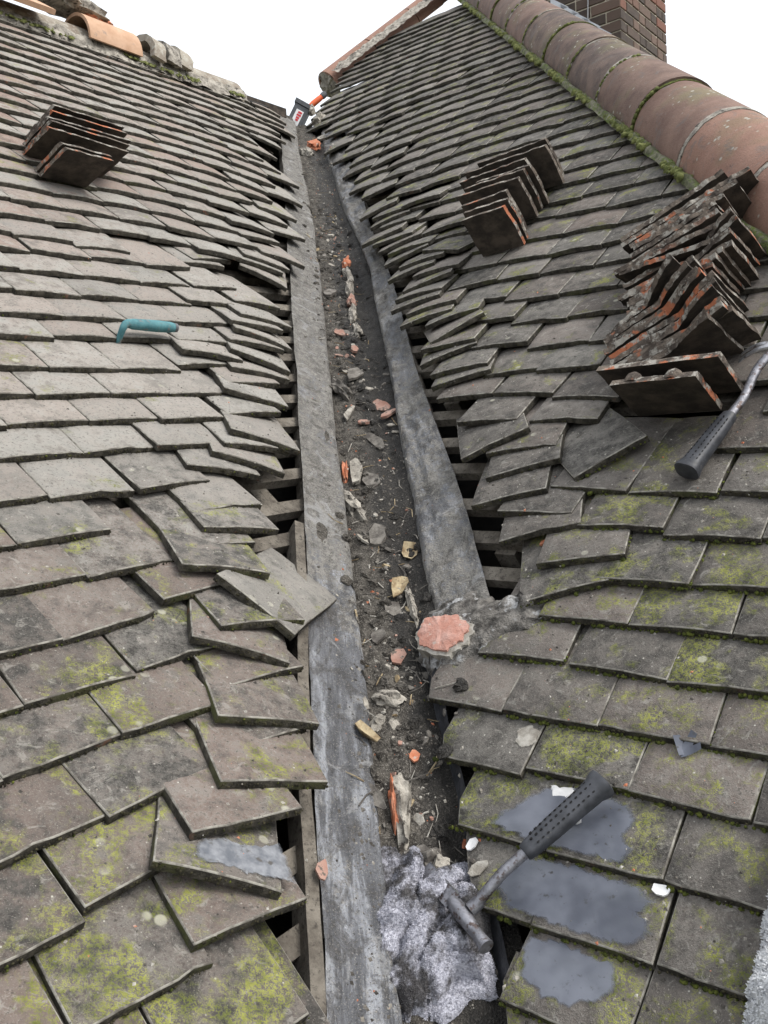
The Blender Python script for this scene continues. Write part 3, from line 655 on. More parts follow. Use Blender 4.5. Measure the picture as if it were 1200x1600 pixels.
for face, (ax, nrm, W) in enumerate(((CA, -CB, WA), (CB, D2, WB))):
    for c in range(NC):
        pos = 0.0; hdr = (c + face) % 2 == 0
        while pos < W - .02:
            l = .1025 if hdr else .215; l = min(l, W - pos)
            if l > .03:
                o = V((XC.x, XC.y, zb)) + ax * (pos + l / 2) + UP * (.075 * c + .04) + nrm * (-.040 + rnd.uniform(0, .003))
                xx = ax if ax.cross(-nrm).dot(UP) > 0 else -ax
                link('brick', brick_mesh(l), ch, (), basis(xx, -nrm, UP, o))
            pos += l + .010; hdr = not hdr
for i, (fa, fz) in enumerate(((.05, .045), (.135, .12), (.21, .19), (.29, .26), (.37, .33), (.45, .40))):      # stepped lead flashing where the chimney meets the hip
    o = V((XC.x, XC.y, zb)) + CA * fa + UP * (.75 + fz - .05) - CB * .012
    mb = MB(); mb.add([o + CA * -.07, o + CA * .07, o + CA * .07 + UP * .11, o + CA * -.07 - CB * .004, o + CA * -.07 + CB * .01, o + CA * .07 + CB * .01, o + CA * .07 + UP * .11 + CB * .01], [(0, 1, 2), (6, 5, 4), (0, 4, 5, 1), (1, 5, 6, 2), (2, 6, 4, 0)]); mb.build('flashing_step', MT_flash, ch)
mb = MB(); ps = [V((XC.x, XC.y, zb)) + CA * (.20 + .10 * t + .02 * math.sin(t * 9)) + UP * (.55 + 1.3 * t) - CB * .012 for t in [i / 14 for i in range(15)]]; mb.tube(ps, [.005] * 15, 6); mb.build('cable', MT_cable, ch, 60)

# ------------------------------------------------------------------ stacks of lifted tiles: plates standing on the slope
def plate(name, side, pts, v, th, label, group, seed, rot=0.0, lean=0.0, jag=.003, mats=None, red=.5, sub=.02):
    """pts: outline in (u, height above the slope); v: place up the slope; th: thickness; lean: degrees the plate tips up the slope"""
    r = random.Random(seed); out = []
    for i, (a, b) in enumerate(pts):
        c, d_ = pts[(i + 1) % len(pts)]; L = math.hypot(c - a, d_ - b); k = max(1, int(L / sub))
        for j in range(k):
            t = j / k; u_, z_ = a + (c - a) * t, b + (d_ - b) * t; q = jag if (z_ > .03) else 0
            out.append((u_ + r.uniform(-q, q) * (j > 0), z_ + r.uniform(-q, q) * (j > 0)))
    uc = sum(p[0] for p in out) / len(out); d, e, n, h = FR[side]; rr = math.radians(rot); ll = math.radians(lean)
    def P(u_, z_, k): return pt(side, uc, v) + (d * math.cos(rr) + e * math.sin(rr)) * (u_ - uc) + (n * math.cos(ll) + e * math.sin(ll)) * z_ + e * (th * k)
    m = len(out); fr = [P(a, b, 0) for a, b in out]; ba = [P(a + r.uniform(-.001, .001), b - (.002 if b > .03 else 0), 1) for a, b in out]
    fs = [tuple(range(m)), tuple(range(2 * m - 1, m - 1, -1))] + [(i, i + m, (i + 1) % m + m, (i + 1) % m) for i in range(m)]
    me = mesh(name, fr + ba, fs, [0, 0] + [1] * m)
    bm = bmesh.new(); bm.from_mesh(me); bmesh.ops.recalc_face_normals(bm, faces=bm.faces); bm.to_mesh(me); bm.free()
    o = link(name, me, None, mats or [MT_under, MT_broken]); o.color = (.3, .3, red, .3)
    return tag(o, label, 'roof tile', group)
ORD = ['bottom', 'second', 'third', 'fourth', 'fifth', 'sixth', 'seventh', 'eighth', 'ninth', 'tenth', 'eleventh', 'twelfth', 'thirteenth', 'fourteenth', 'fifteenth', 'sixteenth', 'seventeenth', 'eighteenth', 'nineteenth', 'twentieth', 'twenty-first', 'twenty-second', 'twenty-third', 'twenty-fourth', 'twenty-fifth', 'twenty-sixth', 'twenty-seventh', 'twenty-eighth', 'twenty-ninth', 'thirtieth', 'thirty-first', 'thirty-second', 'thirty-third', 'thirty-fourth', 'thirty-fifth', 'thirty-sixth']
def slab(name, top, dn, drops, th, up, label, group, seed, jag=.0022):
    """broken tile: its ragged outer edge runs through the points top; dn leads back to the slope"""
    r = random.Random(seed); dn = dn.normalized(); n = (top[1] - top[0]).cross(dn).normalized(); n = n if n.dot(up) > 0 else -n; out = []
    for i in range(len(top) - 1):
        e_ = top[i + 1] - top[i]; k = max(2, int(e_.length / .010))
        for j in range(k): out.append(top[i] + e_ * (j / k) + dn * (r.uniform(-jag, jag) + .004 * fbm(V((j * .35 + i * 9, seed, 0)), 3)))
    out.append(top[-1]); k2 = 6
    sd = (top[-1] - top[0]).normalized()
    for j in range(1, k2 + 1): out.append(top[-1] + dn * (drops[1] * j / k2) + sd * r.uniform(-jag, jag))
    for j in range(k2, 0, -1): out.append(top[0] + dn * (drops[0] * j / k2) + sd * r.uniform(-jag, jag))
    m = len(out); vs = out + [p + n * th + dn * r.uniform(-.002, .002) for p in out]
    me = mesh(name, vs, [tuple(range(m)), tuple(range(2 * m - 1, m - 1, -1))] + [(i, i + m, (i + 1) % m + m, (i + 1) % m) for i in range(m)], [0, 0] + [1] * m)
    bm = bmesh.new(); bm.from_mesh(me); bmesh.ops.recalc_face_normals(bm, faces=bm.faces); bm.to_mesh(me); bm.free()
    o = link(name, me, None, [MT_under, MT_broken]); return tag(o, label, 'roof tile', group)
def olabel(i, n, what, where):
    if i == 0: return 'bottom %s of %s' % (what, where)
    if i == n - 1: return 'topmost %s of %s' % (what, where)
    return '%s %s from the bottom of %s' % (ORD[i], what, where)
MID = [(-1.447,-1.310,2.115),(-1.462,-1.313,2.150),(-1.495,-1.345,2.212),(-1.546,-1.333,2.285),(-1.542,-1.334,2.327),(-1.510,-1.321,2.357),(-1.590,-1.361,2.407),(-1.600,-1.313,2.467),(-1.573,-1.331,2.515)]
for i, (ua, ub, vn) in enumerate(MID):
    z = .15; L_ = 0
    plate('stacked_tile', 'R', [(ua, 0), (ub, 0), (ub + .004, z * .5), (ub, z), (ua, z - .004)], vn + .032, .0145, olabel(i, len(MID), 'dark tile', 'the small right-hand stack'), 'tiles stacked on the right slope', 200 + i, rot=rnd.uniform(0, 6) + 4, lean=-10 + rnd.uniform(-2, 2), jag=.0022)
LEF = [(1.422,1.565,2.165),(1.425,1.575,2.195),(1.436,1.680,2.285),(1.470,1.712,2.331),(1.474,1.742,2.366),(1.524,1.772,2.440),(1.548,1.780,2.470)]
for i, (ua, ub, vn) in enumerate(LEF):
    z = .155
    plate('stacked_tile', 'L', [(ua, 0), (ub, 0), (ub, z), (ua, z)], vn + .105, .0145, olabel(i, len(LEF), 'brown tile', 'the stack on the left slope'), 'tiles stacked on the left slope', 240 + i, rot=-7 + rnd.uniform(-3, 3), lean=-32 + rnd.uniform(-3, 3), jag=.0025)
BIG = [((-.688,-.605,-.523), (1.221,1.236,1.230)), ((-.733,-.621,-.495), (1.274,1.288,1.293)), ((-.730,-.622,-.515), (1.294,1.349,1.301)), ((-.717,-.598,-.506), (1.292,1.372,1.337)), ((-.751,-.579,-.496), (1.317,1.394,1.359)),
       ((-.752,-.628,-.539), (1.327,1.429,1.391)), ((-.776,-.633,-.543), (1.362,1.472,1.422)), ((-.799,-.673,-.56), (1.408,1.498,1.441)), ((-.809,-.724,-.524), (1.443,1.532,1.454)), ((-.79,-.677,-.591), (1.527,1.56,1.533)),
       ((-.799,-.674,-.564), (1.561,1.60,1.565)), ((-.825,-.651,-.547), (1.594,1.641,1.594)), ((-.826,-.645,-.544), (1.598,1.70,1.651)), ((-.846,-.664,-.576), (1.691,1.802,1.733)), ((-.847,-.744,-.627), (1.697,1.75,1.854)),
       ((-.817,-.703,-.633), (1.721,1.829,1.863)), ((-.84,-.735,-.632), (1.795,1.854,1.925)), ((-.878,-.73,-.595), (1.821,1.951,2.03)), ((-.886,-.736,-.659), (1.845,2.034,2.045))]
_b = BIG[:3]
for p_, q_ in zip(BIG[2:], BIG[3:]):
    if max(q_[1]) - max(p_[1]) > .024: _b.append((tuple((a + b) / 2 + rnd.uniform(-.012, .012) for a, b in zip(p_[0], q_[0])), tuple((a + b) / 2 for a, b in zip(p_[1], q_[1]))))
    _b.append(q_)
N13 = _b.index(BIG[13]); BIG = _b
for i, (us, vs_) in enumerate(BIG):
    us = [q - .022 for q in us]; vs_ = [q + .012 for q in vs_]
    n_ = len(BIG); lab = olabel(i, n_, 'broken tile' if i > 1 else 'tile', 'the tall stack beside the hip')
    if i < 2:
        z = .155
        o = plate('stacked_tile', 'R', [(us[0], 0), (us[2], 0), (us[2], z), (us[0], z - .003)], vs_[1] + .085, .016, lab, 'tiles in the tall stack', 260 + i, rot=2, lean=-26, jag=.0014, red=.2)
        if i == 0:
            for k in (.25, .72):
                mb = MB(); c = pt('R', us[0] + (us[2] - us[0]) * k, vs_[1] + .030, z - .030); pts_ = [c + (E2 * .9 + N2 * .44) * (.024 * t) for t in (0, .4, .75, 1)]; mb.tube(pts_, [.019, .018, .013, .004], 10); mb.build('nib', MT_broken, o, 60)
    else:
        dn = (-N2 * .84 + E2 * (.54 + rnd.uniform(-.06, .06)) + D2 * .05).normalized()
        def at(u_, v_, z_): return pt('R', u_, v_ + .9 * (.15 - z_), z_)
        if i < N13:
            A = at(us[0], vs_[0], .050); B = at(us[1], vs_[1], .088); ed = (B - A).normalized(); al = min(.105, (us[2] - us[1]) / max(.3, ed.dot(D2)))
            be = min(.072, (al * ed.dot(E2) + (vs_[1] - vs_[2])) / 1.25); Cp = B + ed * al - dn * be
            top = [A, A * .5 + B * .5 - dn * .004, B, B * .4 + Cp * .6 - dn * .008, Cp]; zc = (Cp - pt('R', 0, 0)).dot(N2); za = .05
        else:
            A = at(us[0], vs_[0], .075); B = at(us[2], vs_[2], .125); Mi = at(us[1], vs_[1], .10); top = [A, A * .5 + B * .5, B]; zc = .125; za = .075
        slab('stacked_tile', top, dn, (za / .84, zc / .84), .0115 + rnd.uniform(0, .003), E2, lab, 'tiles in the tall stack', 260 + i)

# ------------------------------------------------------------------ sealant smears on the lower right tiles, patch on the loose tile
def worn(mat, name):
    m = mat.copy(); m.name = name; t = m.node_tree; out = [n for n in t.nodes if n.type == 'OUTPUT_MATERIAL'][0]; bs = [n for n in t.nodes if n.type == 'BSDF_PRINCIPLED'][0]
    at = t.nodes.new('ShaderNodeAttribute'); at.attribute_name = 'cover'; no = t.nodes.new('ShaderNodeTexNoise'); no.inputs['Scale'].default_value = 26; no.inputs['Detail'].default_value = 6; no.inputs['Roughness'].default_value = .7
    ge = t.nodes.new('ShaderNodeNewGeometry'); t.links.new(ge.outputs['Position'], no.inputs['Vector'])
    ad = t.nodes.new('ShaderNodeMath'); ad.operation = 'MULTIPLY_ADD'; ad.inputs[1].default_value = .8; t.links.new(no.outputs['Fac'], ad.inputs[0]); t.links.new(at.outputs['Fac'], ad.inputs[2])
    mr = t.nodes.new('ShaderNodeMapRange'); mr.inputs[1].default_value = .48; mr.inputs[2].default_value = .85; mr.inputs[4].default_value = .84; t.links.new(ad.outputs[0], mr.inputs[0]); t.links.new(mr.outputs[0], bs.inputs['Alpha']); return m
MT_sealant2 = worn(MT_sealant, 'grey_sealant_worn'); MT_sealw2 = worn(MT_sealw, 'white_sealant_worn')
def smear(name, side, poly, mat, parent, seed, th=.0010, rag=.006):
    ring = []
    for i, (a, b) in enumerate(poly):
        c, d_ = poly[(i + 1) % len(poly)]; k = max(1, int(math.hypot(c - a, d_ - b) / .0025))
        for j in range(k):
            t = j / k; x, y = a + (c - a) * t, b + (d_ - b) * t
            ring.append((x + rag * fbm(V((x * 60, y * 60, seed)), 4), y + rag * fbm(V((x * 60, y * 60, seed + 9)), 4)))
    cu = sum(p[0] for p in ring) / len(ring); cv = sum(p[1] for p in ring) / len(ring); pts3 = []; nn = V((0, 0, 0))
    for k in range(40):
        a, b = ring[int(k * len(ring) / 40)]; f = .15 + .75 * ((k * 7) % 10) / 10; p, q = drop(side, cu + (a - cu) * f, cv + (b - cv) * f); pts3.append(p); nn += q
    nn.normalize(); n = FR[side][2]; hs2 = sorted((p - pts3[0]).dot(nn) for p in pts3); h0 = hs2[int(len(hs2) * .85)]
    def on(a, b, up_):
        p = pt(side, a, b); k = ((pts3[0] + nn * (h0 + up_)) - p).dot(nn) / n.dot(nn); return p + n * k
    m_ = len(ring); top = [on(a, b, th) for a, b in ring]; mid = [on(cu + (a - cu) * .72, cv + (b - cv) * .72, th * 1.4) for a, b in ring]; bot = [on(a, b, th * .5) for a, b in ring]
    fs = [tuple(range(m_, 2 * m_))] + [(i, (i + 1) % m_, (i + 1) % m_ + m_, i + m_) for i in range(m_)] + [(i + 2 * m_, (i + 1) % m_ + 2 * m_, (i + 1) % m_, i) for i in range(m_)]
    me = mesh(name, top + mid + bot, fs); bm = bmesh.new(); bm.from_mesh(me); bmesh.ops.recalc_face_normals(bm, faces=bm.faces); bm.to_mesh(me); bm.free()
    at = me.attributes.new('cover', 'FLOAT', 'POINT'); at.data.foreach_set('value', [.0] * m_ + [1.0] * m_ + [.0] * m_)
    return link(name, me, parent, [mat])
S1 = [(-.672,.419),(-.655,.452),(-.640,.470),(-.622,.496),(-.598,.506),(-.565,.511),(-.53,.506),(-.50,.512),(-.475,.505),(-.460,.480),(-.468,.455),(-.450,.44),(-.460,.417),(-.50,.413),(-.576,.412)]
smear('sealant_smear', 'R', S1, MT_sealant2, roofs['R'], 3)
smear('sealant_smear', 'R', [(-.636,.372),(-.605,.396),(-.55,.402),(-.48,.401),(-.43,.400),(-.402,.385),(-.418,.365),(-.396,.345),(-.410,.322),(-.45,.314),(-.52,.313),(-.60,.316),(-.622,.335)], MT_sealant2, roofs['R'], 5)
smear('sealant_smear', 'R', [(-.560,.298),(-.50,.302),(-.44,.298),(-.425,.275),(-.435,.248),(-.47,.230),(-.51,.228),(-.545,.242),(-.556,.27)], MT_sealant2, roofs['R'], 6)
smear('sealant_smear', 'R', [(-.606,.508),(-.596,.486),(-.575,.492),(-.556,.488),(-.548,.502),(-.572,.512)], MT_sealw2, roofs['R'], 8, th=.0030)
smear('lead_sheen_smear', 'L', [(.606,.300),(.640,.318),(.668,.306),(.702,.278),(.742,.262),(.716,.208),(.665,.245)], worn(m_simple('lead_sheen', (.12, .13, .15), (.27, .28, .30), 40, .5, .002, c3=(.09, .085, .08), sc3=50, t3=(.56, .7)), 'lead_sheen_worn'), lt, 7)  # lead sheen put into the colour of a thin grey layer
smear('lichen_spot', 'R', [(-.690,.562),(-.690,.59),(-.672,.60),(-.652,.59),(-.652,.562),(-.672,.552)], worn(MT_pale, 'lichen'), roofs['R'], 14, th=.0012)
MT_dmort = m_simple('dusty_mortar', (.060, .055, .050), (.205, .192, .175), 40, .95, .010, c3=(.36, .36, .36), sc3=24, t3=(.58, .68), bst=1)
FP = [(-.99, .80), (-.965, .845), (-.905, .865), (-.85, .85), (-.80, .868), (-.745, .845), (-.715, .805), (-.77, .765), (-.815, .725), (-.85, .69), (-.915, .672), (-.965, .70)]
def fil(a, b):
    i = a * len(FP); k = int(i) % len(FP); f = i - int(i); x = FP[k][0] * (1 - f) + FP[(k + 1) % len(FP)][0] * f; y = FP[k][1] * (1 - f) + FP[(k + 1) % len(FP)][1] * f
    x += .010 * fbm(V((a * 30, 1, 1)), 3); y += .010 * fbm(V((a * 30, 5, 1)), 3)
    u = -.86 + (x + .86) * (1 - b); v = .775 + (y - .775) * (1 - b)
    p, q = drop('R', u, v); z = max(-.030, (p - pt('R', u, v)).dot(N2))
    return pt('R', u, v, z * (1 - min(1, b * 1.5)) - .012 * min(1, b * 1.5) - .004 + .016 * min(1, b * 4) + .009 * fbm(V((u * 30, v * 30, 4)), 4))
mb = MB(); mb.grid(fil, 120, 16); mb.build('mortar_fillet', MT_dmort, gut, 80)
sc_m = m_simple('clay_scar', (.38, .185, .140), (.46, .285, .240), 34, .9, .004, c3=(.46, .36, .31), sc3=48, t3=(.58, .68))
def scar(rx, ry, cu, cv, z0, z1, mat, seed):
    n = 64; out = []
    for i in range(n):
        a = 2 * math.pi * i / n; k = 1 + .22 * fbm(V((math.cos(a) * 1.7, math.sin(a) * 1.7, seed)), 4) + .06 * fbm(V((math.cos(a) * 9, math.sin(a) * 9, seed)), 2); out.append((cu + rx * k * math.cos(a), cv + ry * k * math.sin(a)))
    vs = [pt('R', a, b, z0) for a, b in out] + [pt('R', a, b, z1 + .003 * fbm(V((a * 90, b * 90, 2)))) for a, b in out] + [pt('R', cu + (a - cu) * .6, cv + (b - cv) * .6, z1 + .003 + .003 * fbm(V((a * 40, b * 40, 7)))) for a, b in out] + [pt('R', cu, cv, z1 + .004)]
    fs = [(j * n + i, j * n + (i + 1) % n, (j + 1) * n + (i + 1) % n, (j + 1) * n + i) for j in (0, 1) for i in range(n)] + [(2 * n + i, 2 * n + (i + 1) % n, 3 * n) for i in range(n)]
    return link('clay_scar', mesh('clay_scar', vs, fs, None, 30), gut, [mat])
scar(.062, .044, -.906, .742, -.03, .0015, MT_pale, 3); scar(.053, .038, -.908, .743, -.02, .0068, sc_m, 3)
# ------------------------------------------------------------------ debris pieces in and beside the gutter
def lump(name, p, nrm, dirv, sx, sy, sz, mat, label, group, seed, cat='rubble', mats=None, rough=.55, sink=.25):
    bm = bmesh.new(); bmesh.ops.create_icosphere(bm, subdivisions=3, radius=1)
    for q in bm.verts:
        k = 1 + rough * fbm(q.co * 1.6 + V((seed * 3.1, 0, 0)), 4); q.co = V((q.co.x * k, q.co.y * k, q.co.z * k))
        q.co = V((q.co.x * sx, q.co.y * sy, max(-.4, q.co.z) * sz))
    for f in bm.faces: f.smooth = True
    me = bpy.data.meshes.new(name); bm.to_mesh(me); bm.free(); me.set_sharp_from_angle(angle=math.radians(35))
    y = (dirv - nrm * dirv.dot(nrm)).normalized(); x = y.cross(nrm)
    o = link(name, me, None, [mat], basis(x, y, nrm, p + nrm * sz * (.4 - sink))); return tag(o, label, cat, group)
def shard(name, p, nrm, dirv, L, W, th, mat, label, group, seed, cat='rubble', bend=.0, tip=0.0, n=7, emat=None):
    r = random.Random(seed); out = []
    for i in range(n):
        a = 2 * math.pi * (i + r.uniform(-.3, .3)) / n; k = r.uniform(.72, 1.1); out.append((W / 2 * k * math.cos(a) * 1.1, L / 2 * k * math.sin(a) * 1.1))
    vs = []; fs = []; rings = 3
    for zz in (0, th):
        for q in range(rings):
            f = 1 - q * .33
            for x, y in out: vs.append((x * f, y * f, zz + bend * ((x * f / (W / 2)) ** 2) + bend * .5 * ((y * f / (L / 2)) ** 2) + r.uniform(-.1, .1) * th))
        vs.append((0, 0, zz))
    m = rings * n + 1
    for z_ in (0, 1):
        o = z_ * m
        for q in range(rings - 1):
            for i in range(n):
                f = (o + q * n + i, o + q * n + (i + 1) % n, o + (q + 1) * n + (i + 1) % n, o + (q + 1) * n + i); fs.append(f if z_ else f[::-1])
        for i in range(n):
            f = (o + (rings - 1) * n + i, o + (rings - 1) * n + (i + 1) % n, o + m - 1); fs.append(f if z_ else f[::-1])
    k0 = len(fs)
    for i in range(n): fs.append((i, (i + 1) % n, m + (i + 1) % n, m + i))
    me = mesh(name, vs, fs, [0] * k0 + [1] * n, 18)
    y = (dirv - nrm * dirv.dot(nrm)).normalized(); x = y.cross(nrm)
    M = basis(x, y, nrm, p + nrm * .002) @ Matrix.Rotation(math.radians(tip), 4, 'Y')
    o = link(name, me, None, [mat, emat or mat], M); return tag(o, label, cat, group)
GL = 'rubble lying in the valley gutter'
def gd(a): return DV * math.cos(math.radians(a)) + CX * math.sin(math.radians(a))
G = [  # kind, s, c, length along, width, height, turn, material, label
 ('l', 3.207, .032, .05, .016, .02, 5, MT_terra, 'small orange clay lump at the upper end of the mortar strip in the gutter'),
 ('l', 3.09, .030, .06, .014, .018, -5, MT_mortar, 'pale mortar lump just below the orange clay lump in the gutter'),
 ('l', 2.96, .025, .075, .014, .02, 4, MT_mortar, 'long pale mortar piece in the middle of the gutter strip'),
 ('l', 2.847, .023, .05, .015, .02, 0, MT_pinkt, 'pinkish clay bit between pale mortar pieces in the gutter'),
 ('l', 2.74, .020, .06, .015, .02, 6, MT_mortar, 'mortar piece in the strip right above its whitest lump'),
 ('l', 2.62, .024, .07, .014, .018, -4, MT_mortar, 'whitest lump near the lower end of the mortar strip'),
 ('s', 2.914, -.049, .09, .035, .010, 30, MT_slate, 'dark grey shard leaning against the left lead, high up the gutter'),
 ('s', 2.591, -.037, .05, .03, .006, -30, MT_pinkt, 'little reddish flake on soil beside the mortar strip'),
 ('s', 2.469, .0, .045, .025, .008, 10, MT_pinkt, 'pink clay chip below the mortar strip'),
 ('s', 2.285, -.013, .085, .045, .008, 15, MT_slate, 'flat grey flake with a pale rim in mid gutter'),
 ('l', 2.20, -.060, .055, .020, .030, -25, MT_slate, 'dark chunk with whitish edge against the left lead strip'),
 ('s', 2.075, -.045, .08, .02, .008, 20, MT_mortar, 'thin pale sliver below the dark chunk'),
 ('s', 2.12, .048, .075, .035, .007, -35, MT_pinkt, 'larger of two pink clay shards by the right lead'),
 ('s', 2.06, .066, .055, .032, .007, 50, MT_pinkt, 'smaller of two pink clay shards by the right lead'),
 ('s', 2.009, -.010, .035, .026, .006, 80, MT_pinkt, 'pale round chip left of the pink shards'),
 ('s', 1.93, .012, .10, .03, .004, -20, MT_slate, 'black curled scrap in the wet middle of the gutter'),
 ('l', 1.79, -.078, .045, .009, .016, 3, MT_terra, 'bright orange upright clay sliver against the left lead'),
 ('s', 1.78, -.052, .10, .03, .012, 5, MT_mortar, 'grey mortar slab right beside the orange sliver'),
 ('s', 1.74, -.016, .08, .04, .004, -15, MT_slate, 'torn grey flap right of the mortar slab'),
 ('l', 1.644, -.078, .065, .017, .022, -22, MT_mortar, 'long mortar piece streaked with pink on the left lead edge'),
 ('s', 1.505, -.060, .04, .014, .006, -35, MT_mortar, 'narrow pale chip below the long streaked mortar piece'),
 ('s', 1.515, -.023, .075, .035, .010, 8, MT_slate, 'grey clay slab standing in soil at mid gutter'),
 ('s', 1.47, .043, .055, .04, .002, 30, MT_leaf, 'cream curled leaf at the foot of the right lead'),
 ('s', 1.344, .008, .075, .035, .002, 20, MT_leaf, 'brown curled leaf in the wet hollow of the gutter'),
 ('s', 1.285, -.010, .05, .045, .003, 0, MT_slate, 'shiny dark scrap under the brown leaf'),
 ('l', 1.29, .032, .055, .009, .014, -3, MT_mortar, 'upright whitish mortar strip along the right wall of the gutter'),
 ('s', 1.204, -.041, .04, .03, .005, 40, MT_slate, 'small grey flake left of the orange clay scar'),
 ('s', 1.147, -.010, .042, .030, .005, 20, MT_pinkt, 'pinkish clay flake just left below the clay scar'),
 ('l', 1.043, -.033, .014, .028, .014, 10, MT_mortar, 'whitish mortar lump lying crosswise in the lower gutter'),
 ('l', .995, -.058, .022, .012, .010, 30, MT_mortar, 'little white lump above the large brown leaf'),
 ('s', .943, -.082, .05, .034, .002, -40, MT_leaf, 'large brown leaf on the right rim of the left lead'),
 ('s', .913, -.002, .026, .02, .005, 0, MT_terra, 'orange clay chip on dark soil by the right gutter wall'),
 ('l', .818, -.030, .068, .014, .020, 3, MT_mortar, 'long upright mortar bar with orange side in the lower gutter'),
 ('l', .823, -.042, .045, .006, .015, 3, MT_terra, 'orange clay face stuck along the long mortar bar'),
 ('s', .828, -.071, .06, .022, .003, -25, MT_slate, 'grey metal flap left of the long mortar bar'),
 ('s', .737, -.014, .026, .05, .006, 0, MT_slate, 'flat chip just above the dirty cloth'),
 ('l', .72, .002, .020, .024, .018, 0, MT_slate, 'grey stone between the chip and the dirty cloth'),
 ('l', .700, .012, .028, .016, .020, 20, MT_mortar, 'rounded mortar stone with pale rim beside the dirty cloth'),
 ('l', 5.018, -.01, .05, .035, .03, 20, MT_terra, 'orange and white mortar lump near the top of the gutter'),
 ('l', 4.858, -.051, .05, .03, .025, -20, MT_mortar, 'yellowish mortar lump below the orange one near the gutter top'),
 ('s', 5.15, .05, .11, .04, .012, -25, MT_mortar, 'pale leaning mortar slab at the top right of the gutter'),
]
for i, (kd_, s, c, L, Wd, Hh, ang, mat, lab) in enumerate(G):
    p, nn = dropg(s, c); nn = (nn + WV * 2).normalized()
    nm = 'leaf' if mat is MT_leaf else 'clay_shard' if mat in (MT_terra, MT_pinkt) else 'mortar_lump' if mat is MT_mortar else 'grey_shard'
    cat = 'leaf' if mat is MT_leaf else 'rubble'
    if kd_ == 'l': lump(nm, p, nn, gd(ang), Wd, L, Hh, mat, lab, GL, 400 + i, cat)
    else: shard(nm, p, nn, gd(ang), L, Wd, Hh, mat, lab, GL, 500 + i, cat, bend=.012 if mat is MT_leaf else .002, tip=rnd.uniform(-25, 25) if Hh < .009 else rnd.uniform(-10, 10))
p, nn = drop('L', .79, .165); shard('clay_shard', X0 + DV * .66 + M1 * .203 + N1 * -.024, N1, gd(20), .030, .018, .003, MT_pinkt, 'brown leaf-like clay chip on the timber fillet at the bottom', None, 610)
def onroof(side, u, v, L, W, th, mat, lab, seed, ang=0, cat='scrap', name='scrap', bend=.001, tip=0):
    p, nn = drop(side, u, v); d, e = FR[side][0], FR[side][1]
    return shard(name, p, nn, e * math.cos(math.radians(ang)) + d * math.sin(math.radians(ang)), L, W, th, mat, lab, None, seed, cat, bend, tip)
onroof('R', -.662, .355, .035, .022, .002, MT_pale, 'pale peeled flake on the tile left of the long hammer handle', 620, 30, name='paint_flake')
onroof('R', -.688, .388, .022, .014, .003, MT_sealw, 'white fleck on the cut tile by the gutter edge', 621, 10, name='paint_flake')
onroof('R', -.545, .462, .018, .016, .006, MT_sealw, 'white-topped lump on the grey sealant beside the hammer grip', 622, 10, name='mortar_lump')
onroof('R', -.718, .400, .014, .012, .005, MT_terra, 'orange crumb by the gutter at the left end of the tiles', 623, 10, name='clay_shard')
onroof('R', -.407, .400, .022, .018, .003, MT_sealw, 'white torn scrap at a tile joint at the lower right', 625, 70, bend=.004)
onroof('R', -.80, .985, .016, .010, .004, MT_terra, 'orange crumb on the edge of a tile by the right opening', 626, 40, name='clay_shard')
# twisted scrap of grey lead: two arms and a bent tab
mb = MB(); p, nn = drop('R', -.429, .597)
for a, L in ((70, .03), (-35, .026), (20, .034)):
    dr = (E2 * math.cos(math.radians(a)) + D2 * math.sin(math.radians(a))); x = nn.cross(dr)
    mb.grid(lambda s, t, dr=dr, x=x, L=L: p + dr * (s * L - .004) + x * ((t - .5) * .012 * (1.2 - s * .4)) + nn * (.003 + .010 * s * s + .003 * t), 6, 3)
tag(mb.build('lead_scrap', MT_sealant, None, 60), 'twisted grey lead scrap on mossy tiles above the long hammer', 'scrap')

# ------------------------------------------------------------------ crumbs and moss
def blob(mb, p, nrm, r, mi, flat=.6):
    a = nrm.orthogonal().normalized(); b = nrm.cross(a); vs = []; n = 7; sd = rnd.uniform(0, 50)
    for j, (rr, zz) in enumerate(((1, -.2), (.95, .35), (.55, .85))):
        for i in range(n):
            t = 2 * math.pi * (i + .5 * j) / n; k = rnd.uniform(.72, 1.2); vs.append(p + (a * math.cos(t) + b * math.sin(t)) * (r * rr * k) + nrm * (r * flat * zz * k))
    vs.append(p + nrm * (r * flat * rnd.uniform(.9, 1.2)))
    fs = [(j * n + i, j * n + (i + 1) % n, (j + 1) * n + (i + 1) % n, (j + 1) * n + i) for j in (0, 1) for i in range(n)] + [(2 * n + i, 2 * n + (i + 1) % n, 3 * n) for i in range(n)]
    mb.add(vs, fs, mi)
frag = MB()
def chip(mb, p, nrm, r, th, mi):
    a = nrm.orthogonal().normalized(); a = Matrix.Rotation(rnd.uniform(0, 6.28), 3, nrm) @ a; tl = (nrm + a * rnd.uniform(-.7, .7)).normalized(); b = tl.cross(a).normalized(); a = b.cross(tl); n = 6; el = rnd.uniform(.4, .9)
    o = [(a * math.cos(k) + b * el * math.sin(k)) * r * rnd.uniform(.65, 1.15) for k in [i * math.pi / 3 for i in range(n)]]
    mb.add([p + q - tl * th * .3 for q in o] + [p + q * .92 + tl * th * .7 for q in o], [tuple(range(n - 1, -1, -1)), tuple(range(n, 2 * n))] + [(i, (i + 1) % n, (i + 1) % n + n, i + n) for i in range(n)], mi)
for _ in range(380):
    s = .65 + rnd.random() ** 1.4 * 4.6; c = rnd.gauss(-.015, .045)
    if not -.12 < c < .11: continue
    if noise.noise(V((s * 2.3, c * 9, 3))) < -.12: continue
    p, nn = dropg(s, c); chip(frag, p, nn, .004 + .013 * rnd.random() ** 2.5, rnd.uniform(.002, .006), rnd.choice((0, 0, 0, 0, 0, 0, 1, 1, 1, 3, 4, 2)))
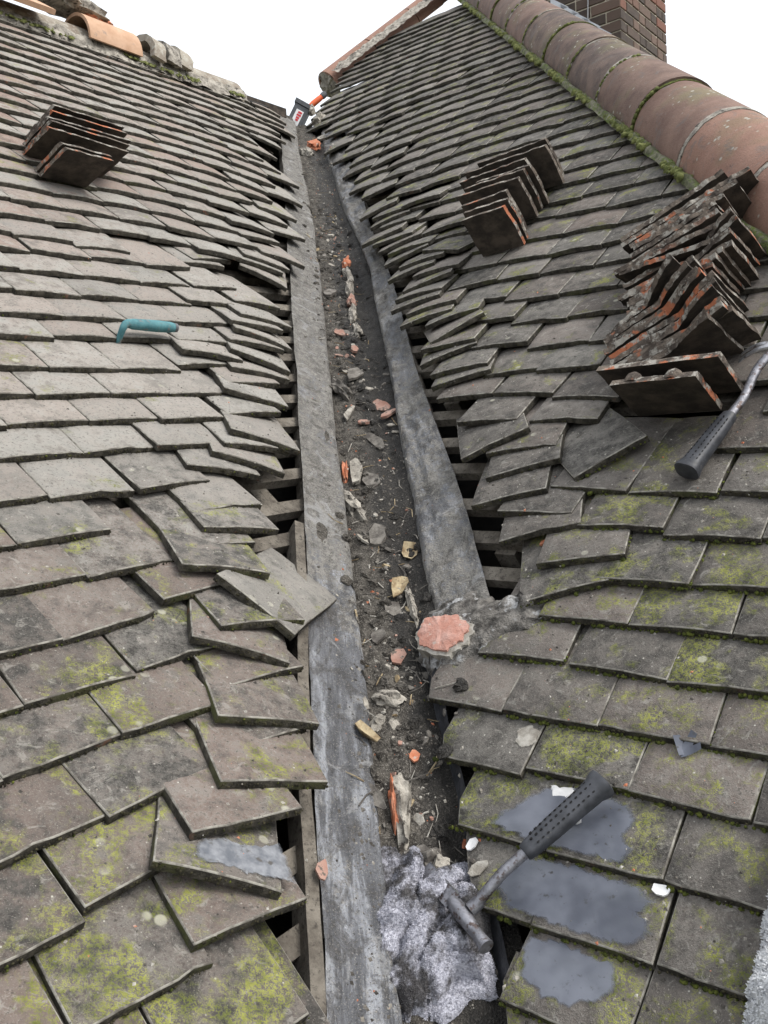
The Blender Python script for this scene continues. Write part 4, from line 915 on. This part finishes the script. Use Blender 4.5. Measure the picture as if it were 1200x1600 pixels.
def twig(mb, p, nrm, L, r, mi):
    a = nrm.orthogonal().normalized(); a = Matrix.Rotation(rnd.uniform(0, 6.28), 3, nrm) @ a; b = nrm.cross(a)
    mb.tube([p + nrm * .002, p + a * L * .5 + b * rnd.uniform(-.2, .2) * L + nrm * rnd.uniform(.001, .004), p + a * L + nrm * rnd.uniform(.0, .004)], [r, r, r * .5], 4, mi, False)
for _ in range(260):
    s = .65 + rnd.random() ** 1.4 * 3.6; c = rnd.gauss(-.02, .05)
    if not -.13 < c < .11: continue
    p, nn = dropg(s, c); twig(frag, p, nn, rnd.uniform(.015, .055), rnd.uniform(.0006, .0016), rnd.choice((0, 0, 4, 3)))
for _ in range(260):
    s = .7 + rnd.random() * 3.2; c = rnd.gauss(-.02, .045)
    if not -.12 < c < .10: continue
    p, nn = dropg(s, c); blob(frag, p, nn, rnd.uniform(.005, .016), 5, rnd.uniform(.4, .9))
tag(frag.build('gutter_fragments', [MT_slate, MT_mortar, MT_pinkt, MT_pale, MT_leaf, MT_soil], gut), kind='stuff')
def octa(mb, p, nrm, r, mi=0, flat=.7):
    a = nrm.orthogonal().normalized(); a = Matrix.Rotation(rnd.uniform(0, 6.28), 3, nrm) @ a; b = nrm.cross(a)
    k = [rnd.uniform(.5, 1.2) for _ in range(6)]
    vs = [p + a * r * k[0], p + b * r * k[1], p - a * r * k[2], p - b * r * k[3], p + nrm * r * flat * k[4], p - nrm * r * .4]
    mb.add(vs, [(0, 1, 4), (1, 2, 4), (2, 3, 4), (3, 0, 4), (1, 0, 5), (2, 1, 5), (3, 2, 5), (0, 3, 5)], mi)
mb = MB()
for _ in range(9000):
    s = .1 + rnd.random() ** 1.25 * 5.2; c = rnd.gauss(-.02, .050)
    if not -.16 < c < .15: continue
    p, nn = dropg(s, c); r = .0010 + .0035 * rnd.random() ** 3.5; octa(mb, p, nn, r * 1.2, 0 if rnd.random() < .84 else (1 if rnd.random() < .75 else 2))
tag(mb.build('soil_crumbs', [MT_crumb, MT_pale, MT_terra], gut), kind='stuff')
for side, cnt in (('L', 2600), ('R', 4200)):
    mb = MB()
    for _ in range(cnt):
        if side == 'L':
            v = .2 + rnd.random() ** 1.3 * 1.8; u = valL(v) - .26 - abs(rnd.gauss(0, .30))
        else:
            v = .25 + rnd.random() ** 1.2 * 1.7; u = max(leftR(v), cutu(v) if v < .75 else -9) + abs(rnd.gauss(0, .22))
            if rnd.random() < .22: v = rnd.gauss(1.2, .10); u = rnd.gauss(-.55, .17)
        if rnd.random() < .2: u += rnd.uniform(-.4, .4)
        p, nn = drop(side, u, v)
        if (p - pt(side, u, v)).dot(FR[side][2]) < -.035: continue
        octa(mb, p, nn, .0008 + .0034 * rnd.random() ** 4.5, 0 if rnd.random() < .72 else 1 if rnd.random() < .9 else 2)
    tag(mb.build('roof_crumbs', [MT_crumb, MT_pale, MT_terra], roofs[side]), kind='stuff')
for side in 'LR':
    mm, mg = MB(), MB(); d, e, n, h = FR[side]
    for t in tiles[side]:
        col = tcolor(side, t['u'], t['v']); u, v = t['u'], t['v']
        if v > 1.75 or v < -.2: continue
        M = plane_mat(side, u, v, t['lift'], t['rot'], t['tilt'], t['roll'])
        dens = col[0]
        if side == 'R' and v < 1.2 and dens > .35:
            k = int(95 * (dens - .2))
            for _ in range(k):
                x = rnd.uniform(-.5, .5) * TW
                if noise.noise(V((u * 9 + x * 22, v * 7, 3))) < -.18: continue
                q = M @ V((x, -.0015, -.011)); pp, nn = drop(side, (q).dot(d), q.dot(e), .02)
                blob(mm, q + n * rnd.uniform(-.004, .000), (n - e * .7).normalized(), .0012 + .0034 * rnd.random() ** 2, 0, rnd.uniform(.4, .9))
            for _ in range(int(16 * dens)):
                q = M @ V((TW / 2 + .001, rnd.random() ** 1.5 * .095, -.004)); 
                if noise.noise(V((u * 5, v * 9 + q.z * 8, 8))) > -.05: blob(mm, q + n * rnd.uniform(-.006, -.001), n, .001 + .003 * rnd.random() ** 2, 0, .7)
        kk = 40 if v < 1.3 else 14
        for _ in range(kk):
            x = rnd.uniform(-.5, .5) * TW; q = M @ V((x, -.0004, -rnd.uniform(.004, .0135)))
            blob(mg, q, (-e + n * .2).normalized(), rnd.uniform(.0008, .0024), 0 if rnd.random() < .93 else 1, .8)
    if mm.v: tag(mm.build('moss', MT_moss, roofs[side], 80), kind='stuff')
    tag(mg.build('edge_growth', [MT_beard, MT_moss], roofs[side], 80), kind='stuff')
mm = MB()
for _ in range(900):
    t = rnd.uniform(-.15, 3.9); p = HB + hd * t + lo * rnd.gauss(.010, .010) + N2 * .008
    if noise.noise(V((t * 5, 1, 2))) < -.05: continue
    blob(mm, p, (N2 + lo * .4).normalized(), rnd.uniform(.005, .015), 0, .8)
for i in range(0, 8):
    for _ in range(26):
        a = rnd.uniform(-.1, 1.5 if i % 2 else 1.0); c0 = HB + hd * (-.02 + i * .415 + .405) - lo * HRAD; blob(mm, c0 + lo * (HRAD * math.cos(a)) + hw * (HRAD * math.sin(a) + .012), (lo * math.cos(a) + hw * math.sin(a)).normalized(), rnd.uniform(.004, .010), 0, .6)
tag(mm.build('moss', MT_mossb, roofs['R'], 80), kind='stuff')
mm = MB()
for _ in range(420):
    uu = rnd.uniform(1.2, 3.38); p = pt('L', uu, rnd.gauss(3.83, .018), .018)
    if noise.noise(V((uu * 3, 1, 2))) < -.1: continue
    blob(mm, p, N1, rnd.uniform(.005, .013), 0, .6)
tag(mm.build('moss', MT_mossb, roofs['L'], 80), kind='stuff')

# ------------------------------------------------------------------ tools
def spline(ps, n=24):
    out = []
    for i in range(n + 1):
        t = i / n * (len(ps) - 1); k = min(int(t), len(ps) - 2); f = t - k
        p0, p1, p2, p3 = ps[max(k - 1, 0)], ps[k], ps[k + 1], ps[min(k + 2, len(ps) - 1)]
        out.append(.5 * ((2 * p1) + (p2 - p0) * f + (2 * p0 - 5 * p1 + 4 * p2 - p3) * f * f + (3 * p1 - p0 - 3 * p2 + p3) * f ** 3))
    return out
def grip(name, a, b, r0, r1, up, parent, mat, flare=1.25, dim=True):
    """rubber grip from butt a to neck b, oval, flared at the butt, rows of dimples"""
    ax = (b - a); L = ax.length; ax.normalize(); up = (up - ax * up.dot(ax)).normalized(); sd = ax.cross(up); mb = MB()
    prof = [(0, .80 * flare), (.012, 1.0 * flare), (.05, 1.02 * flare), (.14, 1.06), (.35, 1.0), (.6, 1.0), (.8, .94), (.93, .86), (.985, .80), (1, .70)]
    n = 20; vs = []; fs = []
    for t, k in prof:
        rr = r0 + (r1 - r0) * t
        for i in range(n):
            q = 2 * math.pi * i / n; ca, sa = math.cos(q), math.sin(q); ca = math.copysign(abs(ca) ** .75, ca); sa = math.copysign(abs(sa) ** .75, sa)
            vs.append(a + ax * (L * t) + sd * (rr * k * 1.0 * ca) + up * (rr * k * .85 * sa))
    for j in range(len(prof) - 1):
        for i in range(n): fs.append((j * n + i, j * n + (i + 1) % n, (j + 1) * n + (i + 1) % n, (j + 1) * n + i))
    fs += [tuple(range(n - 1, -1, -1)), tuple((len(prof) - 1) * n + i for i in range(n))]
    mb.add(vs, fs); g = mb.build(name, mat, parent, 50)
    if dim:
        mb = MB()
        for row, ang in enumerate((58, 88, 118)):
            for j in range(13):
                t = .10 + j * .062 + (.03 if row % 2 else 0)
                rr = (r0 + (r1 - r0) * t) * 1.0; q = math.radians(ang); ca, sa = math.cos(q), math.sin(q); ca = math.copysign(abs(ca) ** .75, ca); sa = abs(sa) ** .75
                c = a + ax * (L * t) + sd * (rr * ca) + up * (rr * .85 * sa); nr = (sd * ca + up * sa).normalized(); x = ax * .0024; y = nr.cross(ax) * .0013
                mb.add([c + nr * .0012 + x * math.cos(k) + y * math.sin(k) for k in [i * math.pi / 4 for i in range(8)]] + [c - nr * .004 + (x * math.cos(k) + y * math.sin(k)) * .8 for k in [i * math.pi / 4 for i in range(8)]],
                       [tuple(range(8))] + [(i, i + 8, (i + 1) % 8 + 8, (i + 1) % 8) for i in range(8)])
        mb.build('dimples', MT_hole, g)
    return g
# long hammer at the lower right
a = pt('R', -.508, .512, .030); b = pt('R', -.580, .382, .034); c = pt('R', -.628, .297, .022); dirh = (b - a).normalized()
hb = empty('hammer', a, 'hammer with black perforated grip and bluish steel shank lying across grey sealant', 'hammer', 'hammers on the right slope')
grip('grip', a, b, .0165, .0148, N2, hb, MT_rubber)
mb = MB(); mb.tube([b - dirh * .01, b + dirh * .04, c], [.0080, .0078, .0082], 14); mb.build('shank', MT_dull, hb, 50)
mb = MB(); mb.tube([c - dirh * .012, c + dirh * .006], [.0092, .0095], 14); mb.build('collar', MT_dull, hb, 50)
hx = dirh.cross(N2).normalized(); hx = hx if hx.dot(D2) > 0 else -hx
mb = MB(); hc = c + dirh * .018
mb.tube([hc - hx * .030, hc - hx * .018, hc, hc + hx * .02, hc + hx * .035, hc + hx * .055], [(.008, .009), (.011, .012), (.0115, .0125), (.0095, .010), (.0085, .009), (.011, .011)], 12); hh = mb.build('head', MT_dull, hb, 40)
mb = MB()
for k in (-1, 1):
    mb.add([hc - hx * .025 + N2 * .003 * k + dirh * .012, hc - hx * .105 - N2 * .010 + dirh * .020 + N2 * .001 * k, hc - hx * .105 - N2 * .010 - dirh * .006 + N2 * .001 * k, hc - hx * .025 + N2 * .003 * k - dirh * .012], [(0, 1, 2, 3) if k > 0 else (3, 2, 1, 0)])
mb.f += [(0, 4, 5, 1), (1, 5, 6, 2), (2, 6, 7, 3), (3, 7, 4, 0)]; mb.m += [0] * 4
mb.build('claw', MT_dull, hb)
mb = MB(); mb.tube([hc - hx * .028 - dirh * .0125 + N2 * .002, hc - hx * .105 - dirh * .0065 - N2 * .009], [.0013, .0009], 6); mb.build('blade_edge', MT_edgeS, hh)
# hammer beside the tall stack
a = pt('R', -.556, 1.135, .026); b = pt('R', -.510, 1.285, .030); c = pt('R', -.478, 1.40, .042)
ha = empty('hammer', a, 'steel claw hammer with black dimpled grip leaning below the tall tile stack', 'hammer', 'hammers on the right slope')
grip('grip', a, b, .0190, .0165, N2, ha, MT_rubber)
dirh = (b - a).normalized(); ps = spline([b - dirh * .01, b + dirh * .05, pt('R', -.482, 1.40, .044), pt('R', -.455, 1.46, .05)], 14)
mb = MB(); mb.tube(ps, [(.0085, .0060)] * 15, 12); mb.build('shank', MT_dull, ha, 50)
hc = ps[-1]; fw = -D2
mb = MB(); mb.tube([hc - fw * .06, hc - fw * .035, hc - fw * .03, hc], [(.0135, .0135), (.0135, .0135), (.0105, .0105), (.012, .010)], 12); mb.build('head', MT_steel, ha, 40)
for k in (-1, 1):
    mb = MB(); ps2 = spline([hc + N2 * .004 * 0, hc + fw * .03 + E2 * .006 * k + N2 * .001, hc + fw * .055 + E2 * .010 * k - N2 * .008, hc + fw * .075 + E2 * .012 * k - N2 * .022], 10)
    mb.tube(ps2, [(.0075 * (1 - .5 * i / 10), .0060 * (1 - .75 * i / 10)) for i in range(11)], 8); mb.build('claw', MT_steel, ha, 40)
# trowel with a teal handle, its blade pushed under a tile
p0 = pt('L', 1.228, 1.470, .030); p1 = pt('L', 1.352, 1.462, .032)
tr = empty('trowel', p0, 'pointing trowel with teal handle stuck between tiles on the left slope', 'trowel')
ax = (p1 - p0).normalized(); mb = MB()
mb.tube([p0 - ax * .004, p0 + ax * .006, p0 + ax * .03, p0 + ax * .07, p0 + ax * .105, p0 + ax * .120], [.0095, .0125, .0130, .0140, .0130, .0105], 16); mb.build('grip', MT_teal, tr, 50)
mb = MB(); mb.tube([p0 + ax * .118, p0 + ax * .126, p0 + ax * .128], [.0112, .0106, .006], 14); mb.build('end_cap', MT_toolgrey, tr, 50)
nk = spline([p0 + ax * .01, p0 - ax * .008, p0 - ax * .020 - N1 * .010 - E1 * .008, p0 - ax * .022 - N1 * .050 - E1 * .012], 12)
mb = MB(); mb.tube(nk, [.0115 - .0055 * i / 12 for i in range(13)], 12); mb.build('neck', MT_teal, tr, 60)
q = nk[-1]; mb = MB(); mb.add([q + ax * .012, q - ax * .012, q - ax * .03 + E1 * .06 - N1 * .004, q + ax * .0 + E1 * .12 - N1 * .009, q + ax * .03 + E1 * .06 - N1 * .004] + [V(z) - N1 * .0016 for z in (q + ax * .012, q - ax * .012, q - ax * .03 + E1 * .06 - N1 * .004, q + E1 * .12 - N1 * .009, q + ax * .03 + E1 * .06 - N1 * .004)], [(0, 4, 3, 2, 1), (5, 6, 7, 8, 9), (0, 1, 6, 5), (1, 2, 7, 6), (2, 3, 8, 7), (3, 4, 9, 8), (4, 0, 5, 9)])
mb.build('blade', MT_steel, tr)

# ------------------------------------------------------------------ dirty cloth at the foot of the gutter
FOLDS = [((-.8, -.2), (.1, .75), .26, .040), ((-.55, -.6), (.55, .45), .20, .034), ((-.1, -.75), (.75, .1), .22, .036), ((-.75, .15), (-.1, .2), .16, .030), ((.05, .15), (.6, .62), .17, .044), ((-.3, .55), (.35, .85), .18, .030), ((.3, -.7), (.8, -.35), .2, .032), ((-.9, -.7), (-.2, -.75), .2, .028)]
def rag(a, b):
    x = (a - .5) * 2; y = (b - .5) * 2; ang = math.atan2(y, x); r0 = math.hypot(x, y)
    s = .618 + y * .112 + .035 * fbm(V((math.cos(ang) * 1.6, math.sin(ang) * 1.6, 2)), 3) * r0; c = -.026 + x * .080 + .030 * fbm(V((math.cos(ang) * 1.6, math.sin(ang) * 1.6, 9)), 3) * r0
    k = max(0, 1 - max(abs(x), abs(y)) ** 3.0) ** .5
    wx = x + .12 * fbm(V((x * 1.6, y * 1.6, 3)), 2); wy = y + .12 * fbm(V((x * 1.6, y * 1.6, 8)), 2); hf = 0
    for (ax_, ay_), (bx_, by_), wd, am in FOLDS:
        dx, dy = bx_ - ax_, by_ - ay_; t = max(0, min(1, ((wx - ax_) * dx + (wy - ay_) * dy) / (dx * dx + dy * dy))); dd = math.hypot(wx - ax_ - t * dx, wy - ay_ - t * dy) / wd
        if dd < 1: hf = max(hf, am * math.sqrt(1 - dd * dd) * (.75 + .5 * t))
    return gp(s, c, -.040 + .02 * abs(c + .03)) + WV * (k * (.020 + .85 * hf + .006 * fbm(V((x * 5, y * 5, 1)), 3)) + .0008 * fbm(V((x * 70, y * 70, 4)), 2))
def fuzz(mb, fn, cnt, ln):
    for _ in range(cnt):
        a, b = rnd.random(), rnd.random(); p = fn(a, b); q = fn(min(1, a + .004), b) - p; r = fn(a, min(1, b + .004)) - p; nn = q.cross(r)
        if nn.length < 1e-12: continue
        nn.normalize(); t = (V((rnd.gauss(0, 1), rnd.gauss(0, 1), rnd.gauss(0, 1))) * .55 + nn * (1 if nn.z > 0 else -1)).normalized(); sd = t.orthogonal().normalized() * (ln * .22); L = ln * rnd.uniform(.5, 1.2)
        mb.add([p - sd, p + sd, p + t * L * .6 + sd, p + t * L + nn * 0, p + t * L * .6 - sd], [(0, 1, 2, 3, 4)])
mb = MB(); mb.grid(rag, 150, 150); fuzz(mb, rag, 30000, .0026); tag(mb.build('cloth', MT_rag, None, 80), 'crumpled grimy white terry cloth at the foot of the gutter', 'cloth')
# white fleecy cloth at the right edge
def fleece(a, b):
    x = (a - .5) * 2; y = (b - .5) * 2; k = max(0, 1 - (abs(x) ** 2.6)) ** .5
    u = -.236 + x * .040 + .006 * fbm(V((y * 5, 2, 2))); v = .40 + y * .13
    return pt('R', u, v, .0) + N2 * (k * (.055 + .010 * math.sin(y * 7)) * max(0, 1 - y ** 6) ** .5 + .004 * fbm(V((x * 10, y * 24, 1)), 3) + .002 * fbm(V((x * 60, y * 130, 7)), 2))
mb = MB(); mb.grid(fleece, 50, 130); fuzz(mb, fleece, 9000, .004); tag(mb.build('fleece', m_simple('white_fleece', (.50, .51, .53), (.70, .71, .72), 120, .98, .004, spec=.1), None, 80), 'rolled white fleecy cloth at the lower right edge', 'cloth')

# ------------------------------------------------------------------ things on the left ridge and at the top of the valley
def ridge_at(u, dz=0.0, back=.10): return pt('L', u, 3.865) + bk * back + UP * (.10 + dz)
o = half_round('ridge_tile', ridge_at(2.44, -.075, .075) , (D1 + UP * -.02).normalized(), -bk, UP, .130, .28, None, MT_newclay, n=18, a0=-.1, a1=math.pi + .1, seed=81)
tag(o, 'new pale terracotta ridge tile set open-ended on the left ridge', 'ridge tile')
mb = MB(); c0 = ridge_at(2.05, -.01, -.02); mb.box(D1 * .19, (bk * .8 + UP * .5).normalized() * .10, (UP * .8 - bk * .5).normalized() * .011, c0); tag(mb.build('clay_slab', MT_newclay), 'flat orange clay slab lying on the far left end of the ridge', 'clay slab')
lump('mortar_lump', ridge_at(2.43, .085, .10), UP, D1, .09, .17, .05, MT_mortar, 'long crusty mortar block on top of the new ridge tile', 'rubble on the ridge', 91)
lump('clay_lump', ridge_at(2.58, .055, .10), UP, D1, .05, .07, .04, MT_terra, 'red broken clay end beside the mortar block on the ridge', 'rubble on the ridge', 92)
for i, (u, h, lab) in enumerate(((2.77, .055, 'first of three grey rounded ridge pieces right of the new ridge tile'), (2.86, .07, 'middle of three grey rounded ridge pieces on the ridge'), (2.94, .065, 'last of three grey ridge pieces, nearest the valley'))):
    o = half_round('ridge_piece', ridge_at(u, -.07 + i * .004, .06), (D1 * .96 - UP * .22).normalized(), -bk, (UP * .97 + D1 * .22).normalized(), .135 - .006 * i, .075, None, MT_oldridge if i != 1 else MT_mortar, n=14, a0=-.05, a1=math.pi, th=.03, jag=.008, seed=95 + i)
    tag(o, lab, 'ridge piece', 'loose ridge pieces')
# grey case with a red and white label at the valley head
tb = gp(5.60, -.080, -.015); zx = (CX * .86 - UP * .50).normalized(); zz = (UP * .86 + CX * .50).normalized(); zy = zz.cross(zx)
zy = zx.cross(zz); zy = zy if zy.y < 0 else -zy
tbx = empty('tool_case', tb, 'small dark grey case with a red and white label at the head of the gutter', 'case')
mb = MB(); mb.box(zx * .046, zz * .070, zy * .042, tb); mb.build('body', MT_toolgrey, tbx)
mb = MB(); mb.box(zx * .054, zz * .012, zy * .048, tb + zz * .086); mb.build('lid', MT_toolgrey, tbx)
mb = MB(); mb.box(zx * .023, zz * .046, zy * .002, tb + zy * .0445 - zz * .004); lb = mb.build('sticker', MT_white, tbx)
for dz_, wd_ in ((.028, .012), (.012, .013), (-.004, .010), (-.018, .008)):
    mb = MB(); mb.box(zx * wd_, zz * .0055, zy * .0012, tb + zy * .0478 + zz * dz_ + zx * .004); mb.build('red_print', MT_red, lb)
p0 = gp(5.85, .005, .005); p1 = p0 + CX * .105 + UP * .070 + DV * .03
gt = empty('hand_tool', p0, 'orange handled tool with black end on the tiles at the valley head', 'tool')
ax = (p1 - p0); mb = MB(); mb.tube([p0, p0 + ax * .2, p0 + ax * .6, p0 + ax * .75], [.014, .019, .018, .016], 12); mb.build('handle', MT_orange, gt, 50)
mb = MB(); mb.tube([p0 + ax * .75, p0 + ax * .85, p1], [.018, .021, .018], 12); mb.build('end', MT_toolgrey, gt, 50)
lump('mortar_lump', gp(5.60, .010, .02), WV, gd(10), .018, .05, .04, MT_mortar, 'pale mortar chunk between the case and the orange tool', 'rubble at the valley head', 97)
lump('mortar_lump', gp(5.45, .05, .0), WV, gd(30), .030, .06, .035, MT_mortar, 'pinkish white mortar chunk below the orange tool', 'rubble at the valley head', 98)

# ------------------------------------------------------------------ ground far below
mb = MB(); mb.add([V((-400, -400, -7)), V((400, -400, -7)), V((400, 400, -7)), V((-400, 400, -7))], [(0, 1, 2, 3)]); tag(mb.build('ground', MT_ground), kind='structure')
